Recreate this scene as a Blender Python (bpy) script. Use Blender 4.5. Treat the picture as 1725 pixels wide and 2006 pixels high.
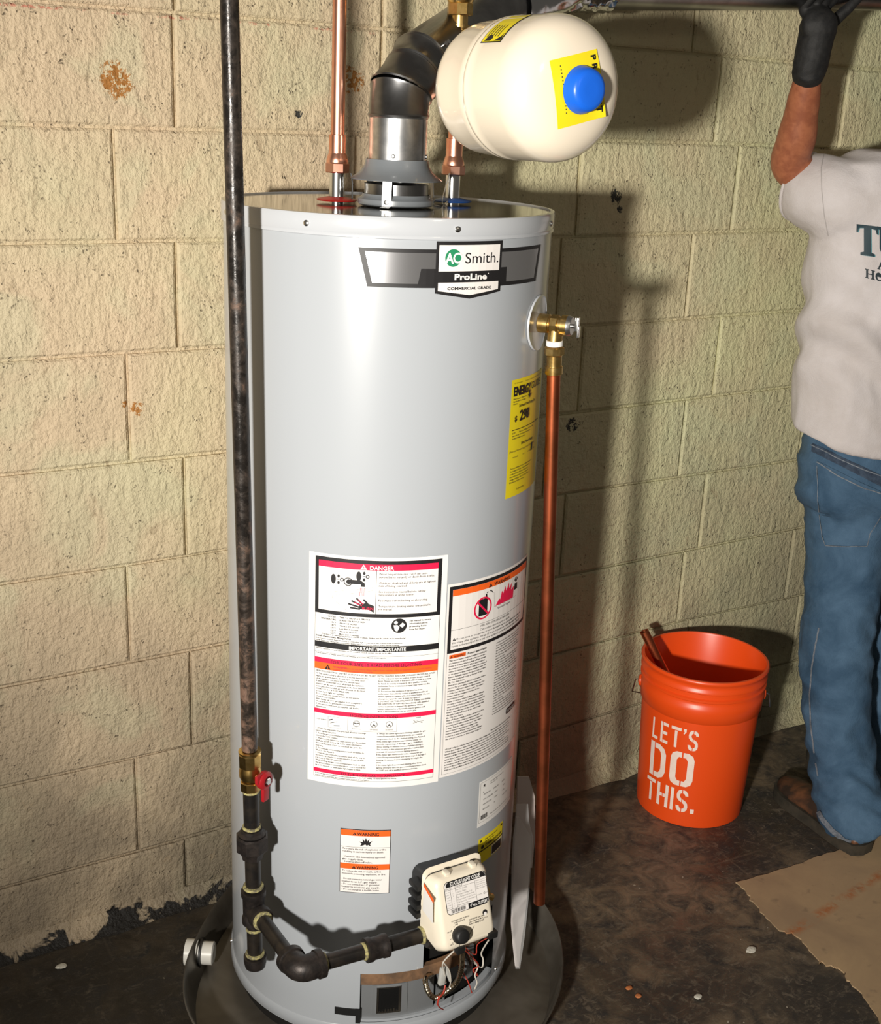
import bpy, bmesh, math, random
import numpy as np
from mathutils import Vector, Matrix, noise
from mathutils.geometry import tessellate_polygon
from mathutils.bvhtree import BVHTree
random.seed(7)
for _o in list(bpy.data.objects): bpy.data.objects.remove(_o)
SC = bpy.context.scene; COL = SC.collection
PI = math.pi

# ------------------------------------------------------------------ camera
F = 2404.9; CX, CY = 862.5, 1003.0; H0 = 1.6350; D = 2.1758
CR = Vector((0.85338244, -0.5197126, 0.04046271)); CU = Vector((0.12797257, 0.28411413, 0.95021165)); CF = Vector((0.50533299, 0.80571582, -0.30896697))
cam = bpy.data.cameras.new('camera'); camo = bpy.data.objects.new('camera', cam); COL.objects.link(camo)
cam.sensor_fit = 'HORIZONTAL'; cam.sensor_width = 36; cam.lens = F / 1725 * 36; cam.clip_start = 0.02
camo.matrix_world = Matrix(((CR.x, CU.x, -CF.x, 0), (CR.y, CU.y, -CF.y, 0), (CR.z, CU.z, -CF.z, H0), (0, 0, 0, 1)))
SC.camera = camo

# ------------------------------------------------------------------ light, world, exposure
SC.view_settings.view_transform = 'Standard'; SC.view_settings.look = 'None'
SC.view_settings.gamma = 1; SC.view_settings.use_curve_mapping = False
SC.view_settings.exposure = 0.0
W = bpy.data.worlds.new('world'); SC.world = W; W.use_nodes = True
W.node_tree.nodes['Background'].inputs[0].default_value = (1.0, 0.90, 0.76, 1)
W.node_tree.nodes['Background'].inputs[1].default_value = 0.10
def lamp(name, kind, loc, aim, power, color, radius, **kw):
    l = bpy.data.lights.new(name, kind); l.energy = power; l.color = color
    if kind in ('POINT', 'SPOT'): l.shadow_soft_size = radius
    for k, v in kw.items(): setattr(l, k, v)
    o = bpy.data.objects.new(name, l); COL.objects.link(o); o.location = loc
    o.rotation_euler = (Vector(aim) - Vector(loc)).to_track_quat('-Z', 'Y').to_euler()
    return o
lamp('work_light', 'SPOT', (-1.30, -0.50, 1.48), (2.15, 2.17, 1.24), 690, (1.0, 0.95, 0.87), 0.085, spot_size=math.radians(70), spot_blend=1.0)
lamp('fill_light', 'POINT', (1.1, -0.4, 2.25), (1, 1, 0), 8, (1.0, 0.88, 0.7), 0.12)  # added unseen fill lamp, lifts the dim right side

# ------------------------------------------------------------------ helpers
def ray(px, py): return CF * F + CR * (px - CX) - CU * (py - CY)
CO = Vector((0, 0, H0))
def at(px, py, y): d = ray(px, py); return CO + d * (y / d.y)
def atz(px, py, z): d = ray(px, py); return CO + d * ((z - H0) / d.z)
def atd(px, py, dd): return CO + ray(px, py) / F * dd

def tag(o, label=None, cat=None, group=None, kind=None):
    if label: o['label'] = label
    if cat: o['category'] = cat
    if group: o['group'] = group
    if kind: o['kind'] = kind
    return o
def empty(name, loc, label, cat, group=None):
    o = bpy.data.objects.new(name, None); COL.objects.link(o); o.location = loc; o.empty_display_size = .05
    return tag(o, label, cat, group)
def root_loc(o):
    v = Vector((0, 0, 0))
    while o is not None: v += o.location; o = o.parent
    return v
def link(name, me, mat, parent=None, label=None, origin=None):
    o = bpy.data.objects.new(name, me)
    if mat is not None and not me.materials:
        for m in (mat if isinstance(mat, (list, tuple)) else [mat]): me.materials.append(m)
    COL.objects.link(o)
    off = None
    if parent is not None:
        o.parent = parent; off = root_loc(parent)
    elif origin is not None:
        off = Vector(origin); o.location = off
    if off is not None and off.length > 0: me.transform(Matrix.Translation(-off))
    if label: o['label'] = label
    return o
def obj(name, bm, mat, parent=None, label=None, smooth=True, origin=None, angle=38):
    bmesh.ops.recalc_face_normals(bm, faces=bm.faces)
    me = bpy.data.meshes.new(name)
    if smooth:
        ca = math.radians(angle)
        for f in bm.faces: f.smooth = True
        for e in bm.edges:
            if len(e.link_faces) == 2 and e.calc_face_angle(0) > ca: e.smooth = False
    bm.to_mesh(me); bm.free()
    return link(name, me, mat, parent, label, origin)
def frame(d):
    d = Vector(d).normalized(); a = Vector((0, 0, 1)) if abs(d.z) < .9 else Vector((1, 0, 0))
    u = d.cross(a).normalized(); v = d.cross(u).normalized(); return u, v, d
def add_lathe(bm, prof, origin, axis=(0, 0, 1), seg=40, a0=0, a1=2 * PI, cap=True, udir=None):
    """prof: list of (r, h) along axis from origin"""
    u, v, d = frame(axis)
    if udir is not None: u = Vector(udir).normalized(); v = d.cross(u)
    o = Vector(origin); full = abs(a1 - a0 - 2 * PI) < 1e-6; n = seg if full else seg + 1
    rings = []
    for r, h in prof:
        if r < 1e-6: rings.append([bm.verts.new(o + d * h)])
        else: rings.append([bm.verts.new(o + d * h + (u * math.cos(a0 + (a1 - a0) * i / seg) + v * math.sin(a0 + (a1 - a0) * i / seg)) * r) for i in range(n)])
    for A, B in zip(rings, rings[1:]):
        m = seg
        for i in range(m):
            j = (i + 1) % n
            if len(A) == 1 and len(B) == 1: continue
            if len(A) == 1: bm.faces.new((A[0], B[i], B[j]))
            elif len(B) == 1: bm.faces.new((A[i], B[0], A[j]))
            else: bm.faces.new((A[i], B[i], B[j], A[j]))
    if cap and full:
        for Rg in (rings[0], rings[-1]):
            if len(Rg) > 2: bm.faces.new(Rg)
    return bm
def add_cyl(bm, p0, p1, r0, r1=None, seg=20, bev=0):
    p0, p1 = Vector(p0), Vector(p1); L = (p1 - p0).length; r1 = r0 if r1 is None else r1
    pr = [(r0, 0), (r1, L)] if not bev else [(r0 - bev, 0), (r0, bev), (r1, L - bev), (r1 - bev, L)]
    return add_lathe(bm, pr, p0, p1 - p0, seg)
def add_tube(bm, pts, r, seg=10, closed=False):
    pts = [Vector(p) for p in pts]; n = len(pts); rs = r if isinstance(r, (list, tuple)) else [r] * n
    rings = []; prev = None
    for i, p in enumerate(pts):
        a = pts[(i - 1) % n] if (i or closed) else p; b = pts[(i + 1) % n] if (i < n - 1 or closed) else p
        t = (b - a).normalized()
        if prev is None: u = frame(t)[0]
        else: u = (prev - t * prev.dot(t)); u = u.normalized() if u.length > 1e-6 else frame(t)[0]
        prev = u; v = t.cross(u)
        rings.append([bm.verts.new(p + (u * math.cos(2 * PI * k / seg) + v * math.sin(2 * PI * k / seg)) * rs[i]) for k in range(seg)])
    rng = range(n) if closed else range(n - 1)
    for i in rng:
        A, B = rings[i], rings[(i + 1) % n]
        for k in range(seg): bm.faces.new((A[k], A[(k + 1) % seg], B[(k + 1) % seg], B[k]))
    if not closed: bm.faces.new(rings[0]); bm.faces.new(rings[-1])
    return bm
def smooth_path(pts, n=8):
    pts = [Vector(p) for p in pts]; P = [pts[0] * 2 - pts[1]] + pts + [pts[-1] * 2 - pts[-2]]; out = []
    for i in range(1, len(P) - 2):
        for k in range(n):
            t = k / n; a, b, c, d = P[i - 1], P[i], P[i + 1], P[i + 2]
            out.append(.5 * ((2 * b) + (c - a) * t + (2 * a - 5 * b + 4 * c - d) * t * t + (3 * b - a - 3 * c + d) * t ** 3))
    out.append(pts[-1]); return out
def add_box(bm, c, s, M=None, bev=0):
    r = bmesh.ops.create_cube(bm, size=1); vs = r['verts']
    for v in vs:
        v.co = Vector((v.co.x * s[0], v.co.y * s[1], v.co.z * s[2]))
    if bev:
        es = list({e for v in vs for e in v.link_edges}); q = bmesh.ops.bevel(bm, geom=es, offset=bev, segments=2, affect='EDGES', profile=.6)
        vs = list({v for f in q['faces'] for v in f.verts} | {v for v in vs if v.is_valid})
    for v in vs:
        v.co = (M @ v.co if M is not None else v.co) + Vector(c)
    return bm
def add_prism(bm, pts, off):
    """pts: planar polygon 3D; off: extrusion vector"""
    a = [bm.verts.new(p) for p in pts]; b = [bm.verts.new(Vector(p) + Vector(off)) for p in pts]
    bm.faces.new(a); bm.faces.new(b[::-1])
    for i in range(len(a)): j = (i + 1) % len(a); bm.faces.new((a[i], a[j], b[j], b[i]))
    return bm
def hexprof(bm, p0, p1, r, n=6, bev=.0015, rot=0):
    d = Vector(p1) - Vector(p0); u, v, w = frame(d); uu = u * math.cos(rot) + v * math.sin(rot)
    return add_lathe(bm, [(r - bev, 0), (r, bev), (r, d.length - bev), (r - bev, d.length)], p0, d, n, udir=uu)

# ------------------------------------------------------------------ materials
def mat(name, col=(.5, .5, .5), rough=.5, metal=0, **kw):
    m = bpy.data.materials.new(name); m.use_nodes = True; b = m.node_tree.nodes['Principled BSDF']
    b.inputs['Base Color'].default_value = (*col, 1); b.inputs['Roughness'].default_value = rough; b.inputs['Metallic'].default_value = metal
    for k, v in kw.items(): b.inputs[k.replace('_', ' ')].default_value = v
    return m
def N(m, t, **kw):
    n = m.node_tree.nodes.new(t)
    for k, v in kw.items():
        if k in n.inputs: n.inputs[k].default_value = v
        else:
            try: setattr(n, k, v)
            except Exception: n.inputs[k.replace('_', ' ')].default_value = v
    return n
def L(m, a, b): m.node_tree.links.new(a, b)
def pos(m, scale=None):
    g = N(m, 'ShaderNodeNewGeometry')
    if scale is None: return g.outputs['Position']
    v = N(m, 'ShaderNodeVectorMath', operation='MULTIPLY'); L(m, g.outputs['Position'], v.inputs[0]); v.inputs[1].default_value = scale
    return v.outputs[0]
def noi(m, vec, scale, detail=4, rough=.55, dist=0):
    n = N(m, 'ShaderNodeTexNoise'); n.inputs['Scale'].default_value = scale; n.inputs['Detail'].default_value = detail
    n.inputs['Roughness'].default_value = rough; n.inputs['Distortion'].default_value = dist
    L(m, vec, n.inputs['Vector']); return n.outputs['Fac']
def ramp(m, fac, stops, interp='LINEAR'):
    r = N(m, 'ShaderNodeValToRGB'); r.color_ramp.interpolation = interp; cr = r.color_ramp
    while len(cr.elements) > 1: cr.elements.remove(cr.elements[-1])
    cr.elements[0].position = stops[0][0]; cr.elements[0].color = (*stops[0][1], 1) if len(stops[0][1]) == 3 else stops[0][1]
    for p, c in stops[1:]:
        e = cr.elements.new(p); e.color = (*c, 1)
    L(m, fac, r.inputs['Fac']); return r.outputs['Color']
def gray(m, fac, a, b, lo=0., hi=1.):
    r = N(m, 'ShaderNodeMapRange'); r.inputs['From Min'].default_value = a; r.inputs['From Max'].default_value = b
    r.inputs['To Min'].default_value = lo; r.inputs['To Max'].default_value = hi; L(m, fac, r.inputs['Value']); return r.outputs['Result']
def mix(m, fac, a, b, mode='MIX'):
    n = N(m, 'ShaderNodeMix', data_type='RGBA', blend_type=mode)
    if hasattr(fac, 'links') or not isinstance(fac, (int, float)): L(m, fac, n.inputs['Factor'])
    else: n.inputs['Factor'].default_value = fac
    for s, v in (('A', a), ('B', b)):
        i = [q for q in n.inputs if q.name == s and q.type == 'RGBA'][0]
        if isinstance(v, tuple): i.default_value = (*v, 1)
        else: L(m, v, i)
    return [q for q in n.outputs if q.type == 'RGBA'][0]
def mth(m, op, a, b=None):
    n = N(m, 'ShaderNodeMath', operation=op)
    for i, v in enumerate((a, b)):
        if v is None: continue
        if isinstance(v, (int, float)): n.inputs[i].default_value = v
        else: L(m, v, n.inputs[i])
    return n.outputs[0]
def bump(m, h, strength=.3, dist=.002):
    b = N(m, 'ShaderNodeBump'); b.inputs['Strength'].default_value = strength; b.inputs['Distance'].default_value = dist
    L(m, h, b.inputs['Height']); L(m, b.outputs[0], m.node_tree.nodes['Principled BSDF'].inputs['Normal'])
def setc(m, c): L(m, c, m.node_tree.nodes['Principled BSDF'].inputs['Base Color'])
def setr(m, c): L(m, c, m.node_tree.nodes['Principled BSDF'].inputs['Roughness'])
def near(m, P, c, r0, r1):
    """1 inside radius r0 of point c, 0 outside r1"""
    d = N(m, 'ShaderNodeVectorMath', operation='DISTANCE'); L(m, P, d.inputs[0]); d.inputs[1].default_value = c
    return gray(m, d.outputs['Value'], r0, r1, 1, 0)

def wall_material(name, mortar=False):
    m = mat(name, rough=.8)
    P = pos(m); sx = N(m, 'ShaderNodeSeparateXYZ'); L(m, P, sx.inputs[0])
    big = noi(m, P, 2.3, 3, .5, .4); med = noi(m, P, 9, 4, .6)
    g = mth(m, 'ADD', mth(m, 'MULTIPLY', big, 2.2), mth(m, 'MULTIPLY', sx.outputs['X'], .55))
    g = gray(m, g, 1.35, 2.55, 0, 1)
    c = mix(m, g, (.61, .475, .315), (.60, .585, .345))
    gl = gray(m, noi(m, P, 5.0, 3, .5, .6), .52, .62)                    # faint green old paint showing at left
    c = mix(m, mth(m, 'MULTIPLY', gl, .30), c, (.52, .56, .36))
    c = mix(m, gray(m, med, .3, .75, 0, .35), c, (.44, .36, .24))
    # grime near the floor, deepened by light falloff painted into the colour
    low = mth(m, 'MULTIPLY', gray(m, sx.outputs['Z'], .95, .10, 0, 1), gray(m, noi(m, P, 3.2, 4, .6, .3), .34, .60, .25, 1))
    c = mix(m, mth(m, 'MULTIPLY', low, .88), c, (.17, .135, .095))
    # dark pits
    v = N(m, 'ShaderNodeTexVoronoi'); v.inputs['Scale'].default_value = 120; v.inputs['Randomness'].default_value = 1
    wob = N(m, 'ShaderNodeVectorMath', operation='ADD'); L(m, P, wob.inputs[0])
    nz = N(m, 'ShaderNodeTexNoise'); nz.inputs['Scale'].default_value = 60; L(m, P, nz.inputs['Vector'])
    sc_ = N(m, 'ShaderNodeVectorMath', operation='SCALE'); sc_.inputs['Scale'].default_value = .02; L(m, nz.outputs['Color'], sc_.inputs[0]); L(m, sc_.outputs[0], wob.inputs[1])
    L(m, wob.outputs[0], v.inputs['Vector'])
    pit = mth(m, 'MULTIPLY', gray(m, v.outputs['Distance'], .10, .30, 1, 0), gray(m, noi(m, P, 28, 3, .6), .50, .66))
    c = mix(m, mth(m, 'MULTIPLY', pit, .85), c, (.11, .08, .05))
    c = mix(m, gray(m, noi(m, pos(m, (1, 1, .6)), 42, 5, .7, .8), .60, .70, 0, .55), c, (.30, .22, .13))
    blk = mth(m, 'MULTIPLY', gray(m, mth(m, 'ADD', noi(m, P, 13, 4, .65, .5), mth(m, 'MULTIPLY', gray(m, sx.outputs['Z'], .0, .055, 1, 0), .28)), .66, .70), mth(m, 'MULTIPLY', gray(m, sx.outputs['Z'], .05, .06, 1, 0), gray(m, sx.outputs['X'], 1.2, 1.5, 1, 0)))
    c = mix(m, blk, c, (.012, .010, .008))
    # rust coloured chips, black scuffs
    chip = gray(m, noi(m, P, 75, 4, .65), .47, .54)
    for p, r, k in ((at(222, 150, D), .045, 'o'), (at(232, 168, D), .04, 'o'), (at(690, 160, D), .04, 'o'), (at(268, 800, D), .022, 'o'), (at(244, 792, D), .012, 'o'),
                    (at(1205, 385, D), .026, 'b'), (at(1212, 410, D), .014, 'b'), (at(583, 224, D), .014, 'b'), (at(1120, 830, D), .03, 'b')):
        f = mth(m, 'MULTIPLY', gray(m, mth(m, 'ADD', near(m, P, p, 0, r), mth(m, 'MULTIPLY', noi(m, pos(m, (1, 1, .7)), 62, 6, .8, .6), 1.6)), 1.20, 1.27), gray(m, noi(m, P, 130, 3, .7), .44, .50))
        c = mix(m, f, c, (.36, .15, .03) if k == 'o' else (.03, .03, .025))
    # thin red snapped chalk line high on the wall
    zl = gray(m, mth(m, 'ABSOLUTE', mth(m, 'SUBTRACT', sx.outputs['Z'], 1.772)), .0012, .0035, 1, 0)
    zl = mth(m, 'MULTIPLY', zl, gray(m, noi(m, P, 14, 3, .7), .47, .56)); zl = mth(m, 'MULTIPLY', zl, gray(m, sx.outputs['X'], 1.15, 1.2, 1, 0))
    zl = mth(m, 'MULTIPLY', zl, gray(m, noi(m, P, 110, 2, .6), .46, .54)); c = mix(m, mth(m, 'MULTIPLY', zl, .6), c, (.5, .07, .05))
    setc(m, c); setr(m, gray(m, med, .3, .7, .62, .85))
    f1 = noi(m, P, 95, 3, .6); f2 = noi(m, P, 260, 2, .5); st = noi(m, pos(m, (1, 1, .45)), 48, 3, .6)
    h = mth(m, 'ADD', mth(m, 'MULTIPLY', gray(m, f1, .35, .65), .9), mth(m, 'MULTIPLY', f2, .25))
    h = mth(m, 'ADD', h, mth(m, 'MULTIPLY', gray(m, st, .42, .6), .7)); h = mth(m, 'SUBTRACT', h, mth(m, 'MULTIPLY', pit, 1.8))
    bump(m, h, .62, .0034)
    return m
M = {}
M['block'] = wall_material('painted_block'); M['mortar'] = M['block']

def floor_material():
    m = mat('mastic_floor', rough=.55); P = pos(m); sx = N(m, 'ShaderNodeSeparateXYZ'); L(m, P, sx.inputs[0])
    a = noi(m, P, 3.2, 6, .62, .6); b = noi(m, P, 17, 5, .65, .8); s = noi(m, pos(m, (1, 3, 1)), 26, 4, .6, 1.2)
    c = ramp(m, a, [(.30, (.030, .024, .019)), (.44, (.060, .047, .034)), (.54, (.14, .105, .068)), (.68, (.22, .165, .105))])
    c = mix(m, gray(m, b, .42, .68), c, (.028, .025, .022)); c = mix(m, gray(m, s, .56, .72, 0, .55), c, (.17, .14, .10))
    # old square tile ghost grid (0.229 m)
    rx = N(m, 'ShaderNodeVectorRotate', rotation_type='Z_AXIS'); rx.inputs['Angle'].default_value = math.radians(3); L(m, P, rx.inputs['Vector'])
    q = N(m, 'ShaderNodeSeparateXYZ'); L(m, rx.outputs[0], q.inputs[0]); lines = None
    for ax in ('X', 'Y'):
        fr = mth(m, 'FRACT', mth(m, 'DIVIDE', q.outputs[ax], .229)); d = mth(m, 'ABSOLUTE', mth(m, 'SUBTRACT', fr, .5))
        l = gray(m, d, .482, .496); lines = l if lines is None else mth(m, 'MAXIMUM', lines, l)
    lines = mth(m, 'MULTIPLY', lines, gray(m, noi(m, P, 6, 3, .6), .44, .66, .0, .45))
    c = mix(m, lines, c, (.15, .115, .08))
    sp = gray(m, noi(m, P, 70, 2, .5), .74, .77); c = mix(m, sp, c, (.42, .38, .30))
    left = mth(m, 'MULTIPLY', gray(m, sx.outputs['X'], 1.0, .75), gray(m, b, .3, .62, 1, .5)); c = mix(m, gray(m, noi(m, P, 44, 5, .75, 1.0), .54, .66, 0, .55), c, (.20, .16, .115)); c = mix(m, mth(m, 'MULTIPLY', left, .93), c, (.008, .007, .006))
    bare = near(m, P, atz(1465, 1870, 0), .0, .16); bare = gray(m, mth(m, 'ADD', bare, b), 1.25, 1.45); c = mix(m, mth(m, 'MULTIPLY', bare, .3), c, (.2, .13, .08))
    setc(m, c); setr(m, gray(m, b, .35, .65, .38, .75)); bump(m, mth(m, 'ADD', b, mth(m, 'MULTIPLY', noi(m, P, 120, 3, .6), .4)), .5, .004)
    return m
M['floor'] = floor_material()
def mottled(name, c1, c2, scale, rough, metal=0, bs=0, bd=.001, lo=.4, hi=.6, **kw):
    m = mat(name, c1, rough, metal, **kw); P = pos(m); n = noi(m, P, scale, 4, .6, .3); setc(m, mix(m, gray(m, n, lo, hi), c1, c2))
    if bs: bump(m, noi(m, P, scale * 3, 3, .6), bs, bd)
    return m
M['jacket'] = mat('grey_enamel', (.415, .44, .47), .30, 0, Coat_Weight=.5, Coat_Roughness=.12)
def topm():
    m = mat('gloss_top', (.36, .36, .34), .10, .85); return m
M['top'] = topm()
M['rim'] = mat('grey_enamel_rim', (.50, .52, .55), .25, 0, Coat_Weight=.6, Coat_Roughness=.08)
M['hood'] = mat('grey_hood', (.17, .185, .20), .32, 0, Coat_Weight=.4)
M['black'] = mat('black_print', (.012, .011, .012), .5)
M['white'] = mat('white_label', (.85, .83, .80), .38)
M['pink'] = mat('white_label_warm', (.84, .80, .77), .4)
M['ink'] = mat('grey_ink', (.035, .03, .03), .6)
M['red'] = mat('red_print', (.78, .012, .07), .45)
M['orange'] = mat('orange_print', (.90, .13, .015), .45)
M['yellow'] = mat('yellow_label', (.88, .72, .015), .42)
M['green'] = mat('green_print', (.02, .25, .11), .45)
M['silver'] = mat('silver_foil', (.62, .62, .64), .22, .9)
M['galv'] = mottled('galvanised_steel', (.66, .66, .66), (.48, .49, .50), 30, .33, 1, .05, .0005)
M['galvdark'] = mottled('dull_vent_steel', (.34, .34, .34), (.22, .22, .225), 12, .30, 1, .05, .0005)
M['copper'] = mottled('copper', (.95, .52, .38), (.86, .40, .27), 22, .30, 1)
M['copperdull'] = mottled('tarnished_copper', (.66, .17, .075), (.42, .12, .05), 16, .38, 1, .04, .0005, .35, .62)
M['brass'] = mottled('brass', (.80, .56, .22), (.62, .40, .13), 60, .28, 1)
M['steel'] = mat('bright_steel', (.75, .75, .74), .2, 1)
M['iron'] = mottled('black_pipe', (.018, .016, .015), (.035, .028, .022), 40, .34, .35, .12, .001)
M['castiron'] = mottled('cast_iron', (.045, .036, .032), (.025, .021, .02), 70, .45, .5, .35, .001)
def rusty():
    m = mat('old_gas_pipe', (.03, .025, .02), .4, .3); P = pos(m); n = noi(m, P, 38, 5, .7, .5); s = N(m, 'ShaderNodeSeparateXYZ'); L(m, P, s.inputs[0])
    lowr = gray(m, s.outputs['Z'], 1.15, .72, .0, .13)
    c = ramp(m, mth(m, 'ADD', n, lowr), [(.44, (.018, .015, .013)), (.60, (.045, .034, .027)), (.68, (.11, .07, .05)), (.78, (.20, .12, .085))]); setc(m, c)
    setr(m, gray(m, n, .4, .65, .22, .6)); bump(m, noi(m, P, 150, 3, .6), .35, .0012); return m
M['oldpipe'] = rusty()
M['dope'] = mottled('thread_sealant', (.46, .41, .17), (.16, .14, .09), 170, .6, 0, .4, .001)
M['redplastic'] = mat('red_handle', (.36, .012, .018), .35)
M['ringred'] = mat('red_ring', (.45, .02, .015), .35); M['ringblue'] = mat('blue_ring', (.02, .10, .38), .35)
M['cream'] = mat('cream_enamel', (.86, .76, .61), .22, 0, Coat_Weight=.6, Coat_Roughness=.08)
M['creamplastic'] = mat('cream_plastic', (.82, .74, .60), .38)
M['blue'] = mat('blue_cap', (.010, .13, .72), .35)
M['blackpl'] = mat('black_plastic', (.010, .010, .010), .5)
M['bucket'] = mat('orange_plastic', (.80, .075, .008), .36, 0, Subsurface_Weight=.0)
M['bucketprint'] = mottled('bucket_print', (.86, .72, .64), (.82, .66, .58), 40, .5)
M['pan'] = mottled('pan_metal', (.20, .18, .15), (.11, .095, .075), 5, .36, .5, .04)
M['pvc'] = mat('white_pvc', (.78, .76, .70), .35)
M['rust'] = mottled('scorched_insulation', (.26, .14, .07), (.12, .07, .04), 25, .8, 0, .3)
M['innerdoor'] = mat('inner_door_grey', (.24, .25, .26), .4, .3)
M['dark'] = mat('dark_recess', (.008, .007, .006), .7)
M['teflon'] = mat('thread_tape', (.85, .85, .83), .5)
M['wirew'] = mat('white_wire', (.75, .7, .62), .45); M['wirer'] = mat('red_wire', (.5, .05, .03), .45); M['wirepl'] = mat('grey_connector', (.5, .5, .47), .4)
M['glass'] = mat('sight_glass', (.01, .01, .01), .08)
M['paper'] = mat('manual_paper', (.70, .60, .56), .5); M['paper2'] = mat('manual_pages', (.62, .56, .54), .5)
m = mat('clear_bag', (.95, .95, .95), .12); m.node_tree.nodes['Principled BSDF'].inputs['Alpha'].default_value = .22; M['bag'] = m
M['skin'] = mottled('skin', (.36, .125, .058), (.27, .085, .04), 45, .48, 0, .1, .001)
M['hair'] = mat('dark_hair', (.03, .02, .015), .6)
def cloth(name, c1, c2, scale, wscale, bs):
    m = mat(name, c1, .85); P = pos(m); setc(m, mix(m, gray(m, noi(m, P, scale, 5, .65, .4), .38, .64), c1, c2))
    bump(m, mth(m, 'ADD', mth(m, 'MULTIPLY', noi(m, P, wscale, 2, .5), .4), mth(m, 'MULTIPLY', noi(m, P, 16, 4, .6, 1.0), 1.2)), bs, .004); return m
M['seam'] = mat('shirt_seam', (.40, .37, .36), .9)
M['shirt'] = cloth('shirt_cloth', (.60, .56, .56), (.52, .475, .46), 7, 420, .35)
M['denim'] = cloth('denim', (.026, .068, .125), (.062, .125, .205), 9, 520, .5)
M['denimdark'] = cloth('denim_seam', (.018, .03, .055), (.045, .07, .11), 60, 500, .4)
M['stitch'] = cloth('denim_stitch', (.10, .12, .15), (.20, .22, .25), 90, 500, .3)
M['leather'] = mottled('boot_leather', (.15, .062, .028), (.035, .022, .015), 14, .5, 0, .2, .001)
M['sole'] = mottled('boot_sole', (.03, .027, .02), (.05, .042, .03), 30, .6)
M['glove'] = mottled('glove_knit', (.0045, .0045, .005), (.010, .0095, .009), 90, .7, 0, .4)
M['teal'] = mat('teal_print', (.006, .030, .042), .6); M['tealedge'] = mat('teal_outline', (.05, .22, .26), .6); M['navy'] = mat('navy_print', (.015, .028, .035), .6)
def ply():
    m = mat('bare_board', (.42, .29, .16), .7); P = pos(m); n = noi(m, P, 5, 5, .6, .4); c = mix(m, gray(m, n, .35, .65), (.46, .32, .18), (.34, .235, .14))
    a = atz(1610, 1790, 0); b = atz(1725, 1715, 0); d = (b - a).normalized(); nr = Vector((-d.y, d.x, 0))
    dt = N(m, 'ShaderNodeVectorMath', operation='DOT_PRODUCT'); L(m, P, dt.inputs[0]); dt.inputs[1].default_value = nr
    f = gray(m, mth(m, 'ABSOLUTE', mth(m, 'SUBTRACT', dt.outputs['Value'], a.dot(nr))), .002, .017, 1, 0)
    f = mth(m, 'MULTIPLY', f, gray(m, noi(m, P, 30, 4, .7), .42, .58)); c = mix(m, mth(m, 'MULTIPLY', f, .85), c, (.40, .13, .035))
    c = mix(m, gray(m, noi(m, P, 26, 3, .6), .62, .72, 0, .5), c, (.2, .14, .09)); setc(m, c); bump(m, n, .2, .002); return m
M['board'] = ply()

# ------------------------------------------------------------------ setting: floor, wall of blocks, cove
bm = bmesh.new(); add_box(bm, (1.4, .6, -.05), (5.2, 3.4, .10)); tag(obj('floor', bm, M['floor'], smooth=False), 'dark mastic-stained basement floor with faint old tile outlines', kind='structure')
wall = bpy.data.objects.new('wall_back', None)
bm = bmesh.new(); add_box(bm, (1.4, D + .10, 1.15), (5.2, .1878, 2.3)); wall = obj('wall_back', bm, M['mortar'], smooth=False)
tag(wall, 'cream and pale green painted concrete block wall behind the heater', kind='structure')
COURSE = {0: [(0.55, 1.780), (.87, 1.7797), (2.03, 1.7819), (2.5, 1.777)], 1: [(.48, 1.5884), (.86, 1.5885), (2.06, 1.5939), (2.5, 1.59)],
          2: [(.47, 1.3955), (.87, 1.3959), (1.6, 1.389), (2.4, 1.398)], 3: [(.46, 1.1966), (.877, 1.198), (1.72, 1.192), (2.49, 1.197)],
          4: [(.44, .9925), (.87, .9903), (1.67, .9924), (2.49, 1.0)], 5: [(.43, .788), (.87, .7864), (1.70, .80), (2.52, .796)],
          6: [(.41, .5834), (.87, .5843), (1.77, .5916), (2.54, .599)], 7: [(.40, .3767), (.87, .3683), (2.19, .3998), (2.6, .393)], 8: [(.38, .155), (.86, .1534), (2.2, .19), (2.6, .19)]}
def zc(k, x):
    if k < 0: return 1.780 + .2032 * (-k)
    if k > 8: return -.01
    P = COURSE[k]
    return float(np.interp(x, [p[0] for p in P], [p[1] for p in P]))
JX = {-3: [.37, .78, 1.19, 1.60, 2.01, 2.42], -2: [.57, .98, 1.39, 1.80, 2.21, 2.62], -1: [.37, .785, 1.19, 1.575, 1.966, 2.37], 0: [.38, .7804, 1.19, 1.62, 2.0586, 2.4687], 1: [.27, .6691, 1.14, 1.68, 2.1404, 2.56],
      2: [.37, .7752, 1.20, 1.6439, 2.0241, 2.4473], 3: [.27, .6777, 1.18, 1.7238, 2.1432, 2.56], 4: [.38, .7814, 1.22, 1.64, 2.0555, 2.478], 5: [.27, .662, 1.2, 1.7078, 2.1509, 2.57],
      6: [.38, .7844, 1.24, 1.66, 2.104, 2.4975], 7: [.27, .6639, 1.18, 1.70, 2.15, 2.56], 8: [.37, .7631, 1.2, 1.62, 2.05, 2.46]}
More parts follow.
